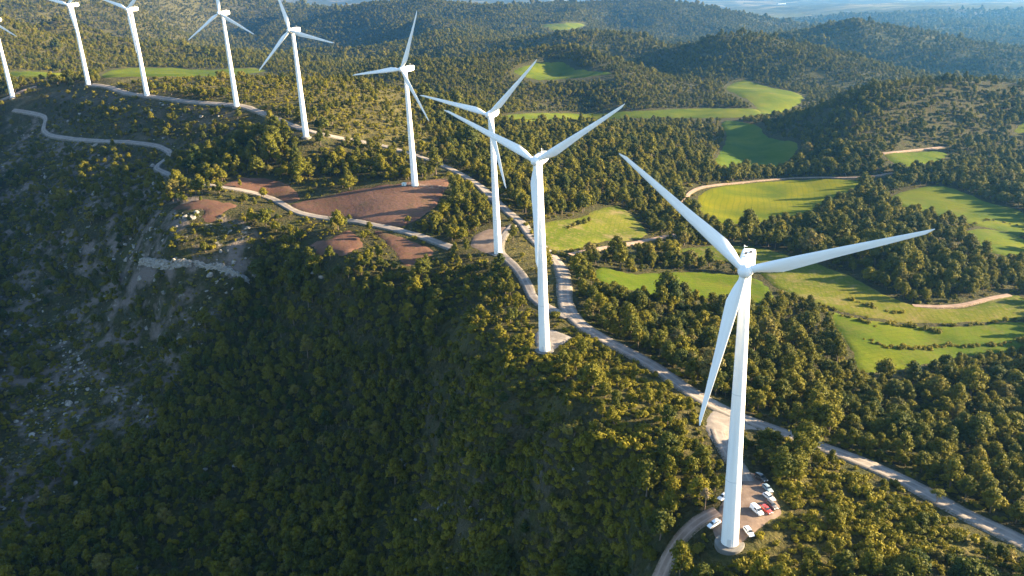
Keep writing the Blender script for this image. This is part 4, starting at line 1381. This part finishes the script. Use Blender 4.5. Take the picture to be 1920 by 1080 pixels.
def scatter(name, A, sources, label, tilt=.06):
    n = len(A)
    me = bpy.data.meshes.new(name)
    me.vertices.add(n); co = A[:, :3].copy(); co[:, 2] -= .15
    me.vertices.foreach_set('co', co.astype(np.float32).ravel())
    rot = np.column_stack([RNG.normal(0, tilt, n), RNG.normal(0, tilt, n), RNG.uniform(0, 6.283, n)])
    sc = A[:, 5:6] * np.column_stack([RNG.uniform(.88, 1.12, n), RNG.uniform(.88, 1.12, n), RNG.uniform(.82, 1.16, n) * np.interp(np.hypot(A[:, 0], A[:, 1]), [500, 1400], [1, .82])])
    for nm, v in (('rot', rot), ('sca', sc)):
        a = me.attributes.new(nm, 'FLOAT_VECTOR', 'POINT'); a.data.foreach_set('vector', v.astype(np.float32).ravel())
    a = me.attributes.new('pick', 'INT', 'POINT'); a.data.foreach_set('value', RNG.integers(0, len(sources), n).astype(np.int32))
    me.update()
    o = link(name, me); tag(o, label, kind='stuff')
    ng = bpy.data.node_groups.new(name, 'GeometryNodeTree')
    ng.interface.new_socket('Geometry', in_out='INPUT', socket_type='NodeSocketGeometry')
    ng.interface.new_socket('Geometry', in_out='OUTPUT', socket_type='NodeSocketGeometry')
    gi = ng.nodes.new('NodeGroupInput'); go = ng.nodes.new('NodeGroupOutput')
    ip = ng.nodes.new('GeometryNodeInstanceOnPoints'); jn = ng.nodes.new('GeometryNodeJoinGeometry')
    for src in sources:
        jj = ng.nodes.new('GeometryNodeJoinGeometry')
        for ob in src:
            oi = ng.nodes.new('GeometryNodeObjectInfo'); oi.transform_space = 'ORIGINAL'; oi.inputs['Object'].default_value = ob
            ng.links.new(oi.outputs['Geometry'], jj.inputs[0])
        g2 = ng.nodes.new('GeometryNodeGeometryToInstance'); ng.links.new(jj.outputs[0], g2.inputs[0])
        ng.links.new(g2.outputs[0], jn.inputs[0])
    def attr(nm, ty):
        a_ = ng.nodes.new('GeometryNodeInputNamedAttribute'); a_.data_type = ty; a_.inputs['Name'].default_value = nm
        return a_.outputs['Attribute']
    ng.links.new(gi.outputs[0], ip.inputs['Points']); ng.links.new(jn.outputs[0], ip.inputs['Instance'])
    ip.inputs['Pick Instance'].default_value = True
    ng.links.new(attr('pick', 'INT'), ip.inputs['Instance Index'])
    e2r = ng.nodes.new('FunctionNodeEulerToRotation')
    ng.links.new(attr('rot', 'FLOAT_VECTOR'), e2r.inputs[0]); ng.links.new(e2r.outputs[0], ip.inputs['Rotation'])
    ng.links.new(attr('sca', 'FLOAT_VECTOR'), ip.inputs['Scale'])
    ng.links.new(ip.outputs[0], go.inputs[0])
    md = o.modifiers.new('scatter', 'NODES'); md.node_group = ng
    return o


scatter('forest', T_X[~mT], list(first.values()), 'pine forest covering the hills and slopes')
scatter('undergrowth', B_X[~mB], list(firstb.values()), 'low scrub covering the ground between the pines')
print('trees', len(T_X), 'bushes', len(B_X))


# two trees one can tell apart
def umbrella_pine():
    w = hit([1753], [951])[0]
    root = empty('umbrella_pine', tuple(w)); tag(root, 'lone bright umbrella shaped pine on a thin trunk beside the main road', 'tree')
    r = np.random.default_rng(5)
    me, cs = crown_mesh('umbrella_crown', 400, 6.6, 5.6, 12, 50, .5, .70)
    V = np.array([v.co[:] for v in me.vertices]); V[:, 2] = 5.2 + (V[:, 2] - 5.2) * .55
    me.vertices.foreach_set('co', V.ravel()); me.materials.clear()
    link('crown', me, M['umbrella'], root)
    link('trunk', trunk_mesh('umbrella_trunk', 401, 6.2, cs, .14, .4, 3), None, root)


umbrella_pine()


def pale_tree():
    w = hit([1321], [957])[0]
    root = empty('bare_tree', tuple(w)); tag(root, 'pale half bare tree on a thin trunk beside the dirt track', 'tree')
    me, cs = crown_mesh('pale_crown', 410, 7.8, 3.6, 10, 20, .5, .55)
    me.materials.clear(); link('crown', me, M['pale'], root)
    link('trunk', trunk_mesh('pale_trunk', 411, 7.4, cs, .16, .2, 4), None, root)


pale_tree()


# ------------------------------------------------------------------ rocks
def rock_mesh(seed, slab=False):
    bm = bmesh.new(); r = np.random.default_rng(seed)
    bmesh.ops.create_icosphere(bm, subdivisions=3, radius=1)
    cuts = [(lambda n: n / np.linalg.norm(n))(r.normal(size=3)) for _ in range(9)]
    lv = r.uniform(.5, .85, 9)
    for v in bm.verts:
        p = np.array(v.co)
        for n, l in zip(cuts, lv):
            e = p @ n - l
            if e > 0: p = p - n * e
        p = p * (1 + .06 * r.normal())
        if slab: p[2] *= .6
        v.co = Vector(p)
    me = bm_mesh('boulder', bm); me.materials.append(M['rock']); return me


RK = [rock_mesh(500 + i, i % 2 == 0) for i in range(5)]
BOULDERS = [(180, 363, 4.2), (8, 384, 3.4), (47, 388, 3), (118, 436, 1.7), (100, 446, 1.4), (66, 556, 4.0), (74, 560, 2.6), (262, 523, 2.6), (290, 526, 1.8), (306, 548, 1.7), (308, 551, 1.5), (545, 484, 3.4), (541, 492, 2.6),
            (197, 556, 1.4), (125, 756, 2.2), (131, 762, 1.4), (60, 816, 2.4), (82, 812, 1.3), (124, 812, 1.1), (143, 906, 1.6), (385, 880, 1.5), (447, 866, 2.2), (440, 874, 1.6), (275, 617, 1.7), (244, 598, 1.2), (321, 656, 1.5), (357, 650, 1.4),
            (266, 651, 1.2), (5, 660, 2.0), (10, 622, 1.6), (55, 665, 1.4), (820, 968, 1.3), (821, 961, 1.2), (824, 954, 1.1), (829, 948, 1.0), (835, 944, .9), (388, 546, 1.2), (440, 545, 1.0), (755, 862, 1.4), (762, 872, 1.2), (872, 940, .9), (882, 952, 1.0), (893, 965, 1.0), (904, 976, .9), (780, 975, 1.1),
            (250, 1068, 2.4), (535, 1050, 1.2), (838, 1065, 1.1), (575, 505, 2.4), (588, 512, 2.0), (604, 520, 2.0), (496, 505, 1.4), (150, 530, 1.4), (45, 470, 1.6), (215, 486, 1.3), (230, 400, 1.3), (292, 430, 1.2), (170, 300, 2.0), (110, 310, 2.0), (150, 214, 2.0), (75, 560, 1.6),
            (38, 610, 1.5), (160, 500, 1.2), (205, 600, 1.2), (90, 330, 1.6), (215, 332, 1.6), (240, 338, 1.4), (400, 225, 1.6), (185, 292, 1.6), (205, 294, 1.4), (1105, 905, .8), (1075, 880, .8)]
rs = np.array(BOULDERS, float); rw = hit(rs[:, 0], rs[:, 1])


rx, ry, rz_, rpx, rpy = candidates(330, 1000, 5.0, 60)
rqx, rqy = ragged(rx, ry, rpx, rpy)
rp = .16 * inpoly(rqx, rqy, REG['rocky']) + .42 * inpoly(rqx, rqy, REG['bare']) + .30 * inpoly(rqx, rqy, REG['bare_low']) + .12 * inpoly(rqx, rqy, REG['upper_slope'])
rp = 1.6 * rp * np.clip(.6 + 2.2 * fbm(rx, ry, 26, 3, 77), 0, 2.2)
rk = (RNG.random(len(rx)) < rp) & clear_mask(rx, ry, 1, 1)
RUB = np.column_stack([rx, ry, rz_ + .1, rpx, rpy, np.exp(RNG.normal(-.35, .55, len(rx)))])[rk]


def rock_label(px, py, s):
    if py < 345: where = 'on the slope near the winding pale track'
    elif px > 700: where = 'in the shaded scrub below the ridge top'
    elif px > 480: where = 'near the lower red clay patch'
    elif py > 840: where = 'among the dark trees near the valley bottom'
    elif py > 580: where = 'on the shaded slope below the limestone cliff'
    else: where = 'on the rocky slope beside or above the limestone cliff'
    return ('big ' if s >= 2.4 else 'small ') + 'pale limestone boulder ' + where, 'boulders ' + where


for (px, py, s), w in zip(BOULDERS, rw):
    o = link('boulder', RK[random.randrange(len(RK))], None)
    o.location = (w[0], w[1], w[2] + s * .12); o.rotation_euler = (random.uniform(-.3, .3), random.uniform(-.3, .3), random.uniform(0, 6.28))
    o.scale = (s * random.uniform(.8, 1.3), s * random.uniform(.7, 1.1), s * random.uniform(.6, .9))
    lb, gp = rock_label(px, py, s); tag(o, lb, 'boulder', gp)
    firstr = globals().setdefault('firstr', {}); firstr.setdefault(o.data.name, (o,))


scatter('rubble', RUB, list(firstr.values()), 'broken pale limestone rubble strewn over the rocky slope', .5)


def cliff(pts, label, hmin, hmax, seed):
    sp = smooth_px(pts, False, 8); w = hit(sp[:, 0], sp[:, 1])
    c = w.mean(0); n = len(w); r = np.random.default_rng(seed)
    rows = 9; V = []
    top = np.array([np.interp(i, np.linspace(0, n - 1, 12), r.uniform(hmin, hmax, 12)) for i in range(n)])
    top *= np.sin(np.linspace(.12, math.pi - .12, n)) ** .4
    tan = np.gradient(w[:, :2], axis=0); tan /= np.linalg.norm(tan, axis=1)[:, None]
    nr = np.column_stack([tan[:, 1], -tan[:, 0]])
    nr *= np.sign((nr * -w[:, :2]).sum(1))[:, None]           # towards the valley side
    for i in range(n):
        for j in range(rows):
            t = j / (rows - 1)
            if j < rows - 2:
                out = 1.6 * (1 - t) + r.normal(0, .35); zz = w[i, 2] - 2.5 + (top[i] + 2.5) * t / ((rows - 3) / (rows - 1))
            else:
                out = -2.0 - 3.0 * (j - rows + 2) ; zz = w[i, 2] + top[i] * (.9 if j == rows - 2 else -.3)
            V.append((w[i, 0] + nr[i, 0] * out - c[0], w[i, 1] + nr[i, 1] * out - c[1], zz + r.normal(0, .18) - c[2]))
    Fc = [(i * rows + j, (i + 1) * rows + j, (i + 1) * rows + j + 1, i * rows + j + 1) for i in range(n - 1) for j in range(rows - 1)]
    me = mesh_from('rock_outcrop', V, Fc)
    bm = bmesh.new(); bm.from_mesh(me); me = bm_mesh('rock_outcrop', bm)
    o = link('rock_outcrop', me, M['rock'], None, tuple(c)); tag(o, label, 'rock outcrop')


cliff([(262, 490), (290, 494), (315, 498), (345, 494), (360, 497)], 'pale limestone cliff face on the rocky shaded slope, left half of the band', 2.2, 5.2, 1)
cliff([(364, 492), (385, 500), (410, 502), (440, 514), (468, 528)], 'pale limestone cliff stretching down to the dark forest, right half of the band', 1.2, 3.6, 2)
# ------------------------------------------------------------------ haze
bm = bmesh.new(); box(bm, -36000, 36000, -3000, 36000, -420, 600)
hz_o = link('haze', bm_mesh('haze', bm)); tag(hz_o, 'pale blue haze over the hills', kind='stuff')
mh = bpy.data.materials.new('haze_air'); mh.use_nodes = True; nt = mh.node_tree
nt.nodes.remove(nt.nodes['Principled BSDF'])
pv = nt.nodes.new('ShaderNodeVolumePrincipled')
pv.inputs['Color'].default_value = (.13, .43, .95, 1); pv.inputs['Density'].default_value = .46e-4; pv.inputs['Anisotropy'].default_value = .55
nt.links.new(pv.outputs[0], nt.nodes['Material Output'].inputs['Volume'])
hz_o.data.materials.append(mh)

# ------------------------------------------------------------------ light, camera, view
world = bpy.data.worlds.new('World'); scene.world = world; world.use_nodes = True
nt = world.node_tree; bg = nt.nodes['Background']
sky = nt.nodes.new('ShaderNodeTexSky'); sky.sky_type = 'NISHITA'; sky.sun_disc = False
sky.sun_elevation = SUN_EL; sky.sun_rotation = SUN_AZ; sky.altitude = 300; sky.air_density = 1.0; sky.dust_density = .7; sky.ozone_density = 2.0
nt.links.new(sky.outputs[0], bg.inputs['Color']); bg.inputs['Strength'].default_value = .066

sd = bpy.data.lights.new('sun', 'SUN'); sd.energy = 5.0; sd.angle = R(.5); sd.color = (1.0, .77, .46)
so = bpy.data.objects.new('sun', sd); COL.objects.link(so)
sv = Vector((math.sin(SUN_AZ) * math.cos(SUN_EL), math.cos(SUN_AZ) * math.cos(SUN_EL), math.sin(SUN_EL)))
so.rotation_euler = sv.to_track_quat('Z', 'Y').to_euler(); so.location = (500, 200, 600)

cd = bpy.data.cameras.new('camera'); cam = bpy.data.objects.new('camera', cd); COL.objects.link(cam)
cd.sensor_width = 36; cd.lens = F_PX / 1920 * 36; cd.clip_start = 1; cd.clip_end = 90000
cp, sp_ = math.cos(PITCH), math.sin(PITCH); cr, sr = math.cos(ROLL), math.sin(ROLL)
right0, up0, fwd = Vector((1, 0, 0)), Vector((0, sp_, cp)), Vector((0, cp, -sp_))
cx_ = right0 * cr + up0 * sr; cy_ = -right0 * sr + up0 * cr
cam.matrix_world = Matrix(((cx_.x, cy_.x, -fwd.x, 0), (cx_.y, cy_.y, -fwd.y, 0), (cx_.z, cy_.z, -fwd.z, CAM_Z), (0, 0, 0, 1)))
scene.camera = cam

vs = scene.view_settings
vs.view_transform = 'Standard'; vs.look = 'None'; vs.exposure = 2.85; vs.gamma = 1; vs.use_curve_mapping = False
scene.cycles.max_bounces = 6; scene.cycles.diffuse_bounces = 3; scene.cycles.volume_bounces = 0
scene.cycles.use_denoising = True
